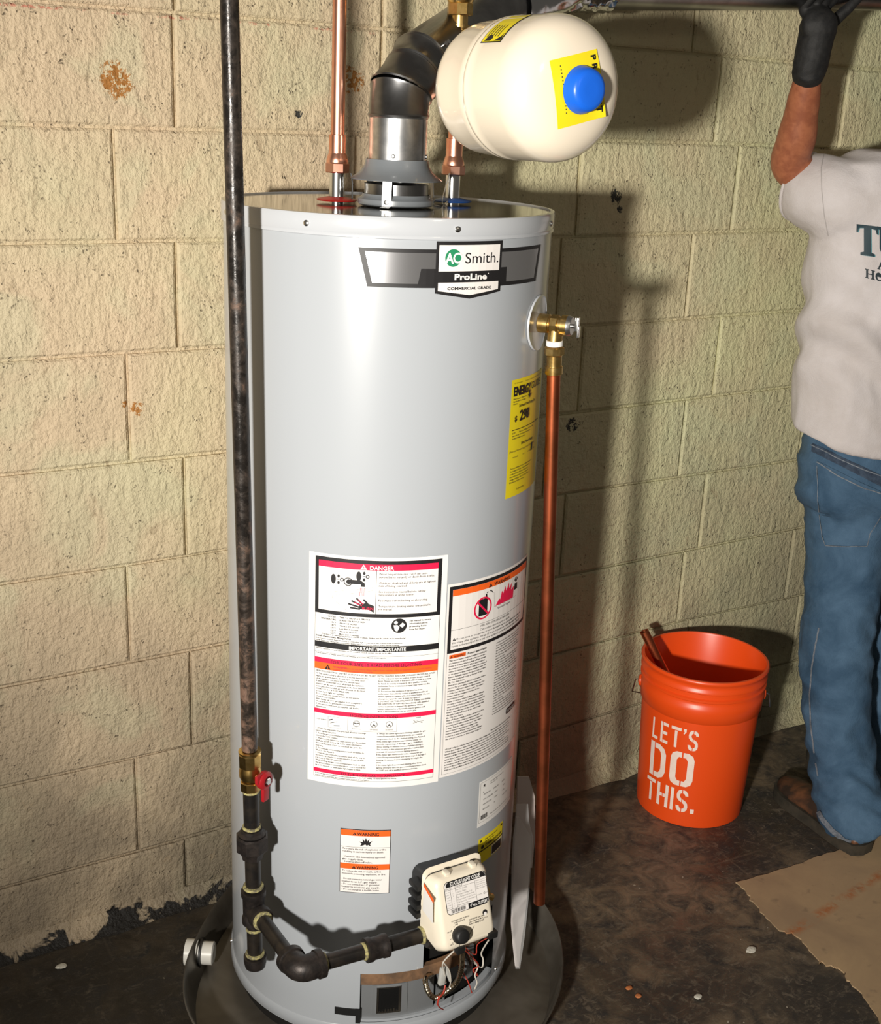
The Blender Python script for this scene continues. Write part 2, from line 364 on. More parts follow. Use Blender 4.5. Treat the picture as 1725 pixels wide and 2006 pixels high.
for k in range(-3, 9):
    xs = JX[k]; xs = [xs[0] - .41 * i for i in range(4, 0, -1)] + xs + [xs[-1] + .41 * i for i in range(1, 5)]
    for x0, x1 in zip(xs, xs[1:]):
        if x1 < -.9 or x0 > 3.7: continue
        g = .0028; z_hi = (lambda x: min(zc(k, x), 2.3)) if k > -3 else (lambda x: 2.3)
        zt0, zt1, zb0, zb1 = zc(k, x0) - g, zc(k, x1) - g, zc(k + 1, x0) + g, zc(k + 1, x1) + g
        if k == 8: zb0 = zb1 = .001
        yf = D - .001 - random.random() * .0025; b = .0045
        bm = bmesh.new(); out = [(x0 + g, zb0), (x1 - g, zb1), (x1 - g, zt1), (x0 + g, zt0)]; inn = [(x0 + g + b, zb0 + b), (x1 - g - b, zb1 + b), (x1 - g - b, zt1 - b), (x0 + g + b, zt0 - b)]
        def ring(pts, y): return [bm.verts.new((p[0], y, p[1])) for p in pts]
        R0, R1, R2 = ring(out, D + .010), ring(out, yf + .0035), ring(inn, yf)
        for A, B in ((R0, R1), (R1, R2)):
            for i in range(4): bm.faces.new((A[i], A[(i + 1) % 4], B[(i + 1) % 4], B[i]))
        bm.faces.new(R2); bm.faces.new(R0[::-1])
        obj('block', bm, M['block'], wall, smooth=False)
bm = bmesh.new(); n = 120; A = []
for i in range(n + 1):
    x = -1.1 + 5.0 * i / n; q = noise.noise(Vector((x * 7, 0, 0))); q2 = noise.noise(Vector((x * 23, 3, 0)))
    h = .036 + .010 * q + .004 * q2; w = .026 + .012 * noise.noise(Vector((x * 9, 9, 0))) + .008 * q2
    A.append([bm.verts.new((x, D - .0035, h)), bm.verts.new((x, D - .011, h * .62)), bm.verts.new((x, D - w * .75, .010)), bm.verts.new((x, D - w - .008, .0005)), bm.verts.new((x, D + .02, .0005)), bm.verts.new((x, D + .02, h))])
for a, b in zip(A, A[1:]):
    for j in range(6): bm.faces.new((a[j], a[(j + 1) % 6], b[(j + 1) % 6], b[j]))
bm.faces.new(A[0]); bm.faces.new(A[-1][::-1])
tag(obj('baseboard_back', bm, M['mortar']), 'ragged mortar fillet where the block wall meets the floor', kind='structure')

# tan board patch on the floor at right
edge = [(1440, 1727), (1500, 1712), (1560, 1694), (1600, 1678), (1640, 1665), (1690, 1640), (1760, 1612), (1850, 1600), (1900, 1850), (1900, 2060), (1770, 2060), (1725, 2003), (1700, 1962), (1668, 1928), (1655, 1905), (1640, 1893), (1618, 1890), (1600, 1880), (1572, 1842), (1552, 1826), (1530, 1822), (1500, 1795), (1478, 1770), (1462, 1750)]
pts = []; random.seed(5)
for a, b in zip(edge, edge[1:] + edge[:1]):
    for k in range(4):
        t = k / 4; rg = 4.0 if edge.index(a) >= 10 else 1.5
        pts.append(atz(a[0] + (b[0] - a[0]) * t + random.uniform(-rg, rg), a[1] + (b[1] - a[1]) * t + random.uniform(-rg, rg), .0035))
bm = bmesh.new(); add_prism(bm, pts, (0, 0, -.003)); bmesh.ops.triangulate(bm, faces=bm.faces)
tag(obj('floor_sheet', bm, M['board'], smooth=False, origin=atz(1700, 1850, .0005)), 'torn tan sheet of floor underlay with ragged edge beside the boots', 'floor sheet')
def debris(name, px, py, s, m_, label, cat, group=None):
    p = atz(px, py, s * .3); bm = bmesh.new(); bmesh.ops.create_icosphere(bm, subdivisions=2, radius=s)
    for v in bm.verts: v.co = Vector((v.co.x * 1.2, v.co.y * .9, v.co.z * .30)) * (1 + .5 * noise.noise(v.co * 90 + Vector((px, 0, 0)))) + Vector(p)
    zz = min(v.co.z for v in bm.verts)
    for v in bm.verts: v.co.z -= zz - .0002
    tag(obj(name, bm, m_, smooth=False, origin=Vector((p.x, p.y, 0))), label, cat, group)
M['chip'] = mottled('mortar_chip', (.68, .66, .58), (.5, .47, .4), 200, .8); M['chiporange'] = mottled('orange_chip', (.6, .2, .06), (.5, .17, .06), 200, .7)
debris('debris_chip', 1470, 1861, .010, M['chip'], 'larger white plaster crumb on the dark floor below the bucket', 'debris')
debris('debris_chip', 1367, 1952, .008, M['chip'], 'small pale crumb near the bottom edge of the floor', 'debris')
debris('debris_chip', 1231, 1936, .007, M['chiporange'], 'orange crumb nearer the drain pan, left of its pair', 'debris')
debris('debris_chip', 1249, 1950, .0065, M['chiporange'], 'orange crumb on the right of its pair near the drain pan', 'debris')
debris('debris_chip', 118, 1893, .009, M['chip'], 'yellowish crumb on the black floor at far left', 'debris')

# ------------------------------------------------------------------ text and label machinery
_tc = {}
def text_tris(s, bold=0.0, res=2, space=1.0):
    """unit-height text: returns (verts Nx2, faces) with cap height 1, left at 0"""
    key = (s, bold, res, space)
    if key in _tc: return _tc[key]
    c = bpy.data.curves.new('t', 'FONT'); c.body = s; c.resolution_u = res; c.offset = bold; c.fill_mode = 'BOTH'; c.space_character = space
    o = bpy.data.objects.new('t', c); me = o.to_mesh()
    nv = len(me.vertices); co = np.zeros(nv * 3); me.vertices.foreach_get('co', co); co = co.reshape(-1, 3)[:, :2].copy()
    fs = [tuple(p.vertices) for p in me.polygons]
    o.to_mesh_clear(); bpy.data.objects.remove(o); bpy.data.curves.remove(c)
    co[:, 0] -= co[:, 0].min() if nv else 0; co /= .70
    _tc[key] = (co, fs); return _tc[key]
class Sheet:
    """flat layout (u right, v down, metres) wrapped by mapper(u, v, lift) -> Vector"""
    def __init__(s, mapper, du=.012): s.map = mapper; s.du = du; s.b = {}
    def bm(s, k):
        if k not in s.b: s.b[k] = bmesh.new()
        return s.b[k]
    def rect(s, k, u0, v0, u1, v1, lift=.0004):
        n = max(1, int(abs(u1 - u0) / s.du)); bm = s.bm(k); row = [[bm.verts.new(s.map(u0 + (u1 - u0) * i / n, v, lift)) for i in range(n + 1)] for v in (v0, v1)]
        for i in range(n): bm.faces.new((row[1][i], row[1][i + 1], row[0][i + 1], row[0][i]))
    def frame(s, k, u0, v0, u1, v1, t, lift=.0004):
        s.rect(k, u0, v0, u1, v0 + t, lift); s.rect(k, u0, v1 - t, u1, v1, lift); s.rect(k, u0, v0 + t, u0 + t, v1 - t, lift); s.rect(k, u1 - t, v0 + t, u1, v1 - t, lift)
    def poly(s, k, pts, lift=.0006):
        """polygon cut in vertical strips so that it follows the curve"""
        t = bmesh.new(); vs = [t.verts.new((p[0], p[1], 0)) for p in pts]; t.faces.new(vs)
        us = [p[0] for p in pts]; u = min(us) + s.du
        while u < max(us):
            bmesh.ops.bisect_plane(t, geom=t.verts[:] + t.edges[:] + t.faces[:], plane_co=(u, 0, 0), plane_no=(1, 0, 0)); u += s.du
        bmesh.ops.triangulate(t, faces=t.faces)
        bm = s.bm(k); mp = {v: bm.verts.new(s.map(v.co.x, v.co.y, lift)) for v in t.verts}
        for f in t.faces: bm.faces.new([mp[v] for v in f.verts])
        t.free()
    def disc(s, k, u, v, r, lift=.0006, n=28, ry=None, a0=0, a1=2 * PI): s.poly(k, [(u + r * math.cos(a0 + (a1 - a0) * i / n), v + (ry or r) * math.sin(a0 + (a1 - a0) * i / n)) for i in range(n if a1 - a0 > 6.28 else n + 1)], lift)
    def ringd(s, k, u, v, r0, r1, lift=.0006, n=32, a0=0, a1=2 * PI):
        for i in range(n):
            a, b = a0 + (a1 - a0) * i / n, a0 + (a1 - a0) * (i + 1) / n
            s.poly(k, [(u + r0 * math.cos(a), v + r0 * math.sin(a)), (u + r1 * math.cos(a), v + r1 * math.sin(a)), (u + r1 * math.cos(b), v + r1 * math.sin(b)), (u + r0 * math.cos(b), v + r0 * math.sin(b))], lift)
    def line(s, k, a, b, w, lift=.0006):
        a, b = Vector((a[0], a[1])), Vector((b[0], b[1])); d = (b - a).normalized(); nr = Vector((-d.y, d.x)) * w / 2; s.poly(k, [a + nr, b + nr, b - nr, a - nr], lift)
    def text(s, k, st, u, v, h, w=None, al='L', lift=.0008, bold=0., res=2, space=1.0):
        """baseline at v, cap height h, optional fitted width w"""
        co, fs = text_tris(st, bold, res, space)
        if not len(co): return
        wid = co[:, 0].max(); sx = (w / wid) if w else h
        W_ = wid * sx; u0 = u if al == 'L' else (u - W_ / 2 if al == 'C' else u - W_)
        bm = s.bm(k); vs = [bm.verts.new(s.map(u0 + x * sx, v - y * h, lift)) for x, y in co]
        for f in fs:
            try: bm.faces.new([vs[i] for i in f])
            except ValueError: pass
    def para(s, k, lines, u, v, h, pitch, w=None, al='L', jitter=0):
        for i, t in enumerate(lines):
            if t: s.text(k, t, u, v + pitch * i, h * 1.04, al=al, lift=.0007, res=1, bold=.012, w=(w * (len(t) / 52) if w else None))
    def done(s, parent, base='print', names=None, base_mat=None, base_label=None):
        """first key 'base' becomes the label, the rest its printed sub-parts"""
        root = None
        for k, bm in s.b.items():
            if k == 'base':
                root = obj(base, bm, base_mat, parent, base_label, smooth=True)
        for k, bm in s.b.items():
            if k == 'base': continue
            nm, mt = names[k]; (bmesh.ops.remove_doubles(bm, verts=bm.verts, dist=1e-5) if k == 'sv' else None); tag(obj(nm, bm, mt, root or parent, smooth=(k == 'sv')), kind='stuff')
        return root

# ------------------------------------------------------------------ water heater
TX, TY, R = 1.0199, 1.8270, .27127; ZT = 1.4889; ZB = .0386; AZ = math.atan2(TX, TY)
def tdir(deg):
    t = math.radians(deg); return Vector((-math.sin(AZ) * math.cos(t) + math.cos(AZ) * math.sin(t), -math.cos(AZ) * math.cos(t) - math.sin(AZ) * math.sin(t), 0))
def tp(deg, z, r=R): return Vector((TX, TY, z)) + tdir(deg) * r
def tmap(th0, z0, lift0=.0005): return lambda u, v, l: tp(th0 + math.degrees(u / R), z0 - v, R + lift0 + l)
heater = empty('water_heater', (TX, TY, .012), 'tall grey tank water heater standing in the round metal drain pan', 'water heater')
# jacket with the access opening cut out
OP0, OP1, OZ0, OZ1 = -3, 60, .072, .176
ths = sorted(set([-180 + 3 * i for i in range(120)] + [OP0, OP1])); zs = [ZB, .045, .055, OZ0, .10, .14, OZ1, .20, .235, .3, .5, .8, 1.1, 1.4, 1.462]
bm = bmesh.new(); G = {}
for i, th in enumerate(ths):
    for j, z in enumerate(zs): G[i, j] = bm.verts.new(tp(th, z, R + (.0022 if z < .06 else 0)))
n = len(ths)
for i in range(n):
    for j in range(len(zs) - 1):
        th = ths[i]; zm = (zs[j] + zs[j + 1]) / 2
        if OP0 <= th < OP1 and OZ0 < zm < OZ1: continue
        if 21 <= th < 57 and OZ1 < zm < .235: continue
        bm.faces.new((G[i, j], G[(i + 1) % n, j], G[(i + 1) % n, j + 1], G[i, j + 1]))
obj('jacket', bm, M['jacket'], heater)
bm = bmesh.new(); add_lathe(bm, [(R - .012, .0005 + .0035), (R - .008, .02), (R - .006, .05)], (TX, TY, .0), seg=64); obj('base_shade_ring', bm, M['dark'], heater)  # added ring, its black colour stands in for shade under the tank
bm = bmesh.new(); add_lathe(bm, [(R + .0022, ZB + .001), (R + .004, ZB + .004), (R + .004, ZB + .022), (R + .0015, ZB + .026), (R - .001, ZB + .026), (R - .001, ZB + .001)], (TX, TY, 0), seg=96, cap=False); obj('bottom_band', bm, M['jacket'], heater)
bm = bmesh.new(); add_lathe(bm, [(R + .0012, 1.4575), (R + .0036, 1.4585), (R + .0036, 1.462), (R + .0028, 1.4635), (R + .0036, 1.465), (R + .0036, ZT - .003), (R + .0022, ZT), (R - .004, ZT + .0005), (R - .006, ZT - .002), (R - .006, 1.4575)], (TX, TY, 0), seg=96, cap=False); obj('top_rim', bm, M['rim'], heater)
bm = bmesh.new(); add_lathe(bm, [(0, ZT - .002), (R - .005, ZT - .002), (R - .005, ZT - .006), (0, ZT - .006)], (TX, TY, 0), seg=96); obj('top_plate', bm, M['top'], heater)
bm = bmesh.new(); add_lathe(bm, [(R - .055, .045), (R - .055, .26)], (TX, TY, 0), seg=64, cap=True); obj('inner_drum', bm, M['dark'], heater)
def screw(th, z, r=.005):
    c = tp(th, z, R + .0032); d = tdir(th); bm = bmesh.new(); add_lathe(bm, [(r, 0), (r * .9, .0018), (r * .45, .003), (0, .0032)], c, d, 14)
    o = obj('screw', bm, M['steel'], heater)
for th in (-68, -25.9, 21.6, 71, 118, 165, -115): screw(th, 1.4738)
for th, z in ((-78, .081), (62.5, .076)): screw(th, z, .004)
# opening: inner door, insulation, sight glass, recess wall
def cyl_patch(bm, r, th0, th1, z0, z1, thick=.002, n=16):
    vs = [[bm.verts.new(tp(th0 + (th1 - th0) * i / n, z, rr)) for i in range(n + 1)] for z, rr in ((z0, r), (z1, r), (z1, r - thick), (z0, r - thick))]
    for a in range(4):
        A, B = vs[a], vs[(a + 1) % 4]
        for i in range(n): bm.faces.new((A[i], A[i + 1], B[i + 1], B[i]))
    bm.faces.new([v[0] for v in vs]); bm.faces.new([v[-1] for v in vs][::-1]); return bm
bm = bmesh.new(); cyl_patch(bm, R - .004, OP0 - .5, OP1 - 20, .150, .1755, .01); cyl_patch(bm, R - .020, OP1 - 22, OP1 + 4, .150, .24, .02); tag(obj('insulation', bm, M['rust'], heater, 'scorched brown insulation strip'), kind='stuff')
bm = bmesh.new(); cyl_patch(bm, R - .008, OP0 - 1, 27, .066, .156, .003); dr = obj('inner_door', bm, M['innerdoor'], heater)
bm = bmesh.new(); cyl_patch(bm, R - .006, 1.6, 15.5, .082, .147, .003, 8); obj('door_panel', bm, M['innerdoor'], dr)
bm = bmesh.new(); cyl_patch(bm, R - .0045, 3.6, 12.6, .0885, .1425, .002, 8); fr = obj('sight_glass', bm, M['glass'], dr)
bm = bmesh.new()
for a, b, c_, d_ in ((3.4, 4.2, .088, .143), (12.0, 12.8, .088, .143), (3.4, 12.8, .1405, .1435), (3.4, 12.8, .0875, .0905)): cyl_patch(bm, R - .0035, a, b, c_, d_, .002, 4)
for i in range(7): cyl_patch(bm, R - .0028, 4.4 + i * 1.1, 5.0 + i * 1.1, .0915, .0935 + (.0035 if i in (2, 3, 4, 5) else 0), .001, 2)
obj('glass_bezel', bm, M['steel'], dr)
bm = bmesh.new(); cyl_patch(bm, R - .003, OP0 - 1, OP1 + 2, .066, .0755, .012); obj('lower_lip', bm, M['jacket'], heater)
bm = bmesh.new(); cyl_patch(bm, R - .030, 27, 60, .05, .235, .004); obj('burner_recess', bm, M['dark'], heater)
bm = bmesh.new(); cyl_patch(bm, R - .012, 29, 33, .07, .15, .012, 4); obj('burner_bracket', bm, M['innerdoor'], heater); bm = bmesh.new(); cyl_patch(bm, R - .016, 46, 50, .09, .16, .012, 4); obj('burner_bracket', bm, M['innerdoor'], heater)
bm = bmesh.new(); cyl_patch(bm, R + .0016, -12.5, OP0 + .2, .086, .101, .003, 6); cyl_patch(bm, R + .0016, -4.5, OP0 + .3, .070, .101, .003, 4)
obj('door_latch_slot', bm, M['blackpl'], heater)

# ---- danger label
def tri_warn(S, k, u, v, s, k2, lift=.0009):
    S.poly(k, [(u, v - s), (u + s * .62, v), (u - s * .62, v)], lift); S.rect(k2, u - s * .06, v - s * .62, u + s * .06, v - s * .28, lift + .0003); S.rect(k2, u - s * .06, v - s * .2, u + s * .06, v - s * .1, lift + .0003)
NM = {'bk': ('black_print', M['black']), 'wt': ('white_print', M['white']), 'rd': ('red_print', M['red']), 'or': ('orange_print', M['orange']), 'ink': ('lettering', M['ink']), 'wbg': ('white_panel', M['pink']),
      'gr': ('green_print', M['green']), 'sv': ('foil_panel', M['silver']), 'ye': ('yellow_print', M['yellow'])}
S = Sheet(tmap(-24.3, .9640)); S.rect('base', 0, 0, .2277, .4110, 0)
S.rect('bk', .0110, .0052, .2175, .1020); S.rect('wbg', .0172, .0115, .2110, .0958, .0006); S.rect('rd', .0172, .0112, .2110, .0215, .0008)
tri_warn(S, 'wt', .0905, .0208, .0088, 'rd'); S.text('wt', 'DANGER', .1005, .0205, .0066, bold=.02, lift=.0011)
S.rect('bk', .1105, .0215, .1112, .0958, .0008)
S.para('ink', ['Water temperature over 125°F can cause', 'severe burns instantly or death from scalds.', '', 'Children, disabled and elderly are at highest', 'risk of being scalded.', '', 'See instruction manual before setting', 'temperature at water heater.', '', 'Feel water before bathing or showering.', '', 'Temperature limiting valves are available,', 'see manual.'], .1150, .0290, .0034, .0050, w=.1065)
# tap, basin and hand pictogram
for (u, v) in ((.042, .0405), (.083, .0325)):
    S.disc('bk', u, v, .0040, .0009, ry=.0082)
    S.line('bk', (u + .006, v), (u + .010, v), .0012); S.disc('bk', u + .0085, v - .0055, .0020, .0009, ry=.0028); S.disc('bk', u + .0085, v + .0055, .0020, .0009, ry=.0028)
    S.ringd('bk', u + .0140, v, .0018, .0032, .0009, 12)
S.ringd('bk', .066, .0430, .0058, .0072, .0009, 20); S.disc('bk', .067, .0430, .0040, .0010)
S.poly('bk', [(.067, .0392), (.086, .0392), (.0925, .0440), (.0930, .0500), (.0870, .0500), (.0865, .0462), (.067, .0462)], .0009)
for i in range(4): S.line('rd', (.086 + .002 * i, .0515), (.085 + .0023 * i, .0660), .0006)
S.line('bk', (.034, .0640), (.106, .0500), .0003); S.line('bk', (.040, .0690), (.106, .0560), .0003); S.line('bk', (.040, .0690), (.0405, .0745), .0003); S.line('bk', (.0405, .0745), (.066, .0940), .0003)
S.poly('bk', [(.108, .0935), (.100, .0890), (.085, .0885), (.0825, .0850), (.087, .0800), (.096, .0770), (.108, .0820)], .0009)
for a, b in (((.086, .0885), (.070, .0868)), ((.086, .0855), (.067, .0805)), ((.088, .0820), (.072, .0750)), ((.090, .0800), (.080, .0700)), ((.098, .0785), (.091, .0715))): S.line('bk', a, b, .0028, .0009)
S.line('rd', (.091, .0800), (.083, .0722), .0014, .0012); S.line('rd', (.089, .0825), (.077, .0772), .0012, .0012); S.text('rd', 'BURN', .0895, .0888, .0048, bold=.02, lift=.0014)
S.frame('ink', .0112, .1018, .2173, .4004, .0005)
S.para('ink', ['WATER', 'TEMPERATURE', '150°F', '140°F', '130°F', '125°F', '120°F'], .0470, .1075, .0026, .0048, al='R')
S.para('ink', ['TIME TO PRODUCE SERIOUS', 'BURNS ON ADULT SKIN', 'About 1/2 second', 'About 1-1/2 seconds', 'Less than 3 seconds', 'About 30 seconds', 'More than 5 minutes'], .0530, .1075, .0026, .0048)
S.disc('bk', .149, .1160, .0125, .0008); S.disc('wt', .1440, .1105, .0030, .0010); S.poly('wt', [(.140, .1150), (.1465, .1145), (.1500, .1190), (.1465, .1262), (.1425, .1240)], .0010); S.poly('wt', [(.1490, .1160), (.1545, .1105), (.1590, .1140), (.1550, .1195)], .0010)
S.para('ink', ['See manual for more', 'information about', 'preventing burns', 'from hot water.'], .1660, .1095, .0028, .0050)
S.para('ink', ['The time to produce serious burns on the skin of infants, children, and the elderly can be even shorter.'], .024, .1392, .0022, .005)
S.text('ink', 'Install Thermostatic Mixing Valves', .0135, .1435, .0030, bold=.015); S.para('ink', ['Even if you set the water heater thermostat to a low setting, higher temperatures may occur in certain circumstances.', 'Install Thermostatic Mixing Valves (temperature limiting valves) at each point-of-use to reduce the risk of scalding.'], .0135, .1475, .0020, .0036)
S.rect('bk', .0112, .1520, .2173, .1620, .0008); S.text('wt', 'IMPORTANT/IMPORTANTE', .1155, .1603, .0060, w=.092, al='C', bold=.02, lift=.0011)
S.para('ink', ['Read this manual for complete information on safe operation. If you do not have one, get one by calling.', '', 'Lisez le manuel pour obtenir les informations completes et la securite. Manuels gratuits: appelez.'], .014, .1652, .0020, .0042)
S.rect('ink', .0112, .1705, .2173, .1708, .0007)
S.rect('rd', .0112, .1805, .2173, .1890, .0008); S.text('bk', 'FOR YOUR SAFETY READ BEFORE LIGHTING', .114, .1886, .0056, w=.148, al='C', lift=.0011)
S.rect('or', .0112, .1890, .2173, .2012, .0008); tri_warn(S, 'bk', .0345, .2000, .0085, 'or'); S.text('rd', 'WARNING:', .0440, .1955, .0032, bold=.02, lift=.0011); S.text('rd', 'If you do not follow these instructions exactly, a fire or explosion may result causing', .0640, .1955, .0024, w=.142, lift=.0011); S.text('rd', 'property damage, personal injury or loss of life.', .0440, .1995, .0024, lift=.0011)
S.text('bk', 'BEFORE LIGHTING: ENTIRE SYSTEM MUST BE FILLED WITH WATER AND AIR PURGED FROM ALL LINES', .114, .2060, .0026, w=.198, al='C')
A1 = ['A. This appliance has a pilot which is lit by a piezo-electric', '    spark gas ignition system. Do not open the inner door', '    of the appliance and try to light the pilot by hand.', 'B. BEFORE LIGHTING smell all around the appliance', '    area for gas. Be sure to smell next to the floor because', '    some gas is heavier than air and will settle on the floor.', 'WHAT TO DO IF YOU SMELL GAS:', '      Do not try to light any appliance.', '      Do not touch any electric switch; do not use any', '      phone in your building.', '      Immediately call your gas supplier from a neighbor\'s', '      phone. Follow the gas supplier\'s instructions.', '      If you cannot reach your gas supplier, call the fire', '      department.']
A2 = ['C. Use only your hand to push in or turn the gas control', '    knob. Never use tools. If the knob will not push in or turn', '    by hand, do not try to repair it; call a qualified service', '    technician. Force or attempted repair may result in a fire', '    or explosion.', 'D. Do not use this appliance if any part has been', '    underwater. Immediately contact a qualified installer or', '    service agency to replace a flooded water heater. Do not', '    attempt to repair the unit. It must be replaced.', 'E. DO NOT USE THIS APPLIANCE IF THERE HAS BEEN', '    AN IGNITION OF VAPORS. Immediately call a qualified', '    service technician to inspect the appliance. Water', '    heaters subjected to a flammable vapors ignition will', '    show a discoloration on the air intake grid.']
S.para('ink', A1, .0145, .2110, .0025, .0046); S.para('ink', A2, .1185, .2105, .0025, .0046)
S.rect('rd', .0112, .2734, .2173, .2812, .0008); S.text('bk', 'LIGHTING INSTRUCTIONS', .113, .2808, .0050, w=.078, al='C', lift=.0011)
S.frame('ink', .036, .2850, .0585, .3050, .0003); S.line('bk', (.038, .292), (.044, .290), .002); S.line('bk', (.040, .297), (.052, .293), .0008); S.line('bk', (.046, .301), (.056, .3), .0012); S.text('ink', 'PILOT BURNER', .0165, .2935, .0018)
S.frame('ink', .0695, .2830, .1510, .3070, .0003)
for i, u in enumerate((.0842, .1129, .1382)):
    S.ringd('ink', u, .2930, .0052, .0058, .0008, 20); a = (-.3, .9, 2.2)[i]; S.line('bk', (u, .293), (u + .0045 * math.cos(a), .293 + .0045 * math.sin(a)), .0014); S.line('bk', (u, .293), (u + .0045 * math.cos(PI - a), .293 + .0045 * math.sin(PI - a)), .0014); S.text('ink', ('PILOT POSITION', 'OFF POSITION', 'ON POSITION')[i], u, .3035, .0014, al='C')
    for j in range(5): S.rect('ink', u - .0065 + .003 * j, .2995, u - .006 + .003 * j, .3000)
S.line('ink', (.178, .287), (.184, .293), .0005); S.line('ink', (.178, .293), (.196, .290), .0005); S.line('ink', (.184, .2895), (.194, .294), .0005); S.text('ink', 'IGNITER', .187, .2840, .0016, al='C')
B1 = ['1. STOP! It is imperative that you read all safety warnings', '    before lighting the pilot.', '2. Turn the gas control/temperature knob counterclock-', '    wise to the "OFF" setting.', '3. Wait ten (10) minutes to clear out any gas. If you then', '    smell gas, STOP! Follow "B" in the safety information', '    above on this label. If you do not smell gas, go to the', '    next step.', '4. Turn the gas control/temperature knob clockwise to', '    "PILOT". See Figure 3.', '5. Press the gas control/temperature knob all the way in', '    and hold it in. The knob should travel in about 1/4 inch', '    if it is set to "PILOT" correctly.', '    While holding the gas control/temperature knob in, click', '    the igniter button continuously (about once a second) for', '    up to 90 seconds or until status light begins to blink.']
B2 = ['6. When the status light starts blinking, release the gas', '    control/temperature knob and set the gas control/', '    temperature knob to the desired setting. See Figure 3.', '    If the status light does not start blinking within 90', '    seconds, repeat steps 3 through 5 up to THREE (3)', '    times, waiting 10 minutes between lighting attempts.', '    The circuitry in this advanced gas valve requires that', '    you wait 10 minutes between lighting attempts.', '    If the status light starts a solid color, release the gas', '    control/temperature knob and repeat steps 3 through 5', '    (waiting 10 minutes before attempting to relight the', '    pilot).', '    If the status light does not start blinking after three', '    lighting attempts, turn the gas control/temperature knob', '    to "OFF" and call a qualified service technician.']
S.para('ink', B1, .0145, .3110, .0025, .0046); S.para('ink', B2, .1185, .3110, .0025, .0049)
S.rect('rd', .0112, .3845, .2173, .3915, .0008); S.text('bk', 'TO TURN OFF GAS TO APPLIANCE', .113, .3912, .0048, w=.108, al='C', lift=.0011)
S.para('ink', ['1. Turn the gas control/temperature knob counterclockwise to the "OFF" setting. The status light will stop blinking', '    and stay on for a short time after the water heater is turned off. See Figure 3.'], .0145, .3950, .0020, .0038)
S.done(heater, 'danger_label', NM, M['white'], 'large white safety label with black framed red danger header')

# ---- fire warning label, right of it
S = Sheet(tmap(24.2, .9118)); S.rect('base', 0, 0, .2230, .3530, 0)
S.rect('bk', .0035, .0045, .2185, .1225); S.rect('wbg', .0095, .0105, .2125, .1165, .0006); S.rect('or', .0095, .0105, .2125, .0215, .0008)
tri_warn(S, 'bk', .0880, .0208, .0072, 'or'); S.text('bk', 'WARNING', .0965, .0206, .0062, bold=.02, lift=.0011)
S.rect('bk', .0095, .0815, .2125, .0820, .0008)
S.poly('bk', [(.0630, .0380), (.0825, .0380), (.0825, .0680), (.0630, .0680)], .0009); S.poly('bk', [(.0770, .0310), (.0800, .0300), (.0815, .0380), (.0780, .0380)], .0009)
S.ringd('rd', .0725, .0545, .0170, .0200, .0011); S.line('rd', (.060, .0420), (.085, .0670), .0034, .0012)
S.line('bk', (.0800, .0290), (.0900, .0270), .0022); S.line('bk', (.0900, .0270), (.0960, .0330), .0016); S.line('ink', (.0955, .0330), (.0975, .0650), .0005); S.line('ink', (.0985, .0330), (.1010, .0600), .0005); S.line('ink', (.1010, .0600), (.170, .0600), .0005)
S.poly('rd', [(.1030, .0590), (.1120, .0480), (.1150, .0500), (.1190, .0360), (.1230, .0420), (.1280, .0300), (.1320, .0400), (.1390, .0270), (.1410, .0380), (.1490, .0300), (.1480, .0430), (.1570, .0380), (.1560, .0590)], .0009)
S.disc('bk', .1640, .0300, .0030, .0011); S.ringd('bk', .1640, .0300, .0045, .0060, .0011, 14, PI, 2 * PI); S.poly('bk', [(.1600, .0350), (.1690, .0350), (.1700, .0470), (.1580, .0470)], .0010); S.text('ink', 'Flammable Vapors', .108, .0660, .0038)
S.text('bk', 'FIRE AND EXPLOSION HAZARD', .108, .0880, .0038, al='C'); S.text('bk', 'Can result in serious injury or death', .108, .0945, .0038, al='C')
tri_warn(S, 'bk', .0155, .1010, .0052, 'wbg'); S.para('bk', ['Do not store or use gasoline or other flammable vapors and liquids in the vicinity of'], .0205, .1005, .0034, .0055); S.para('bk', ['this or any other appliance. Storage of or use of gasoline or other flammable vapors or', 'liquids in the vicinity of this or any other appliance can result in serious injury or death.'], .0115, .1065, .0034, .0058)
S.rect('or', .0080, .1260, .0400, .1325, .0007); tri_warn(S, 'bk', .0120, .1318, .0044, 'or'); S.text('bk', 'WARNING', .0160, .1316, .0040, w=.021, lift=.0011)
S.text('bk', 'Protect against leaks', .044, .1316, .0036, bold=.01)
sent = 'This water heater must be installed according to the instructions and all local codes. Locate the heater in an area where leakage will not damage the area or lower floors. When such locations cannot be avoided a suitable drain pan connected to an adequate drain must be installed under the heater. Annually inspect the anode rod and drain the tank. Leaks will occur at the end of tank life. Use clean fuel and adequate combustion air. Shut off the gas supply and the cold water before service. For your safety a temperature and pressure relief valve must be fitted and piped to a drain. Test the valve once a year. '.split()
def fill(nl, cpl, start):
    out = []; i = start
    for _ in range(nl):
        t = ''
        while len(t) + len(sent[i % len(sent)]) < cpl: t += sent[i % len(sent)] + ' '; i += 1
        out.append(t.strip())
    return out
rows = fill(30, 50, 0)
for q in (8, 14, 21): rows[q] = rows[q][:22]; 
S.para('ink', rows, .0080, .1375, .0027, .0050); rows = fill(28, 50, 33)
for q in (6, 13, 22): rows[q] = rows[q][:18]
S.para('ink', rows, .1120, .1310, .0027, .0050)
S.poly('bk', [(.1580, .2720), (.1930, .2700), (.1950, .2720), (.1950, .2800), (.1600, .2830), (.1570, .2800)], .0012); S.text('wt', 'ADVISORY', .1610, .2795, .0050, w=.030, lift=.0015)
S.text('bk', 'State and provincial safety information', .110, .2960, .0030, bold=.01)
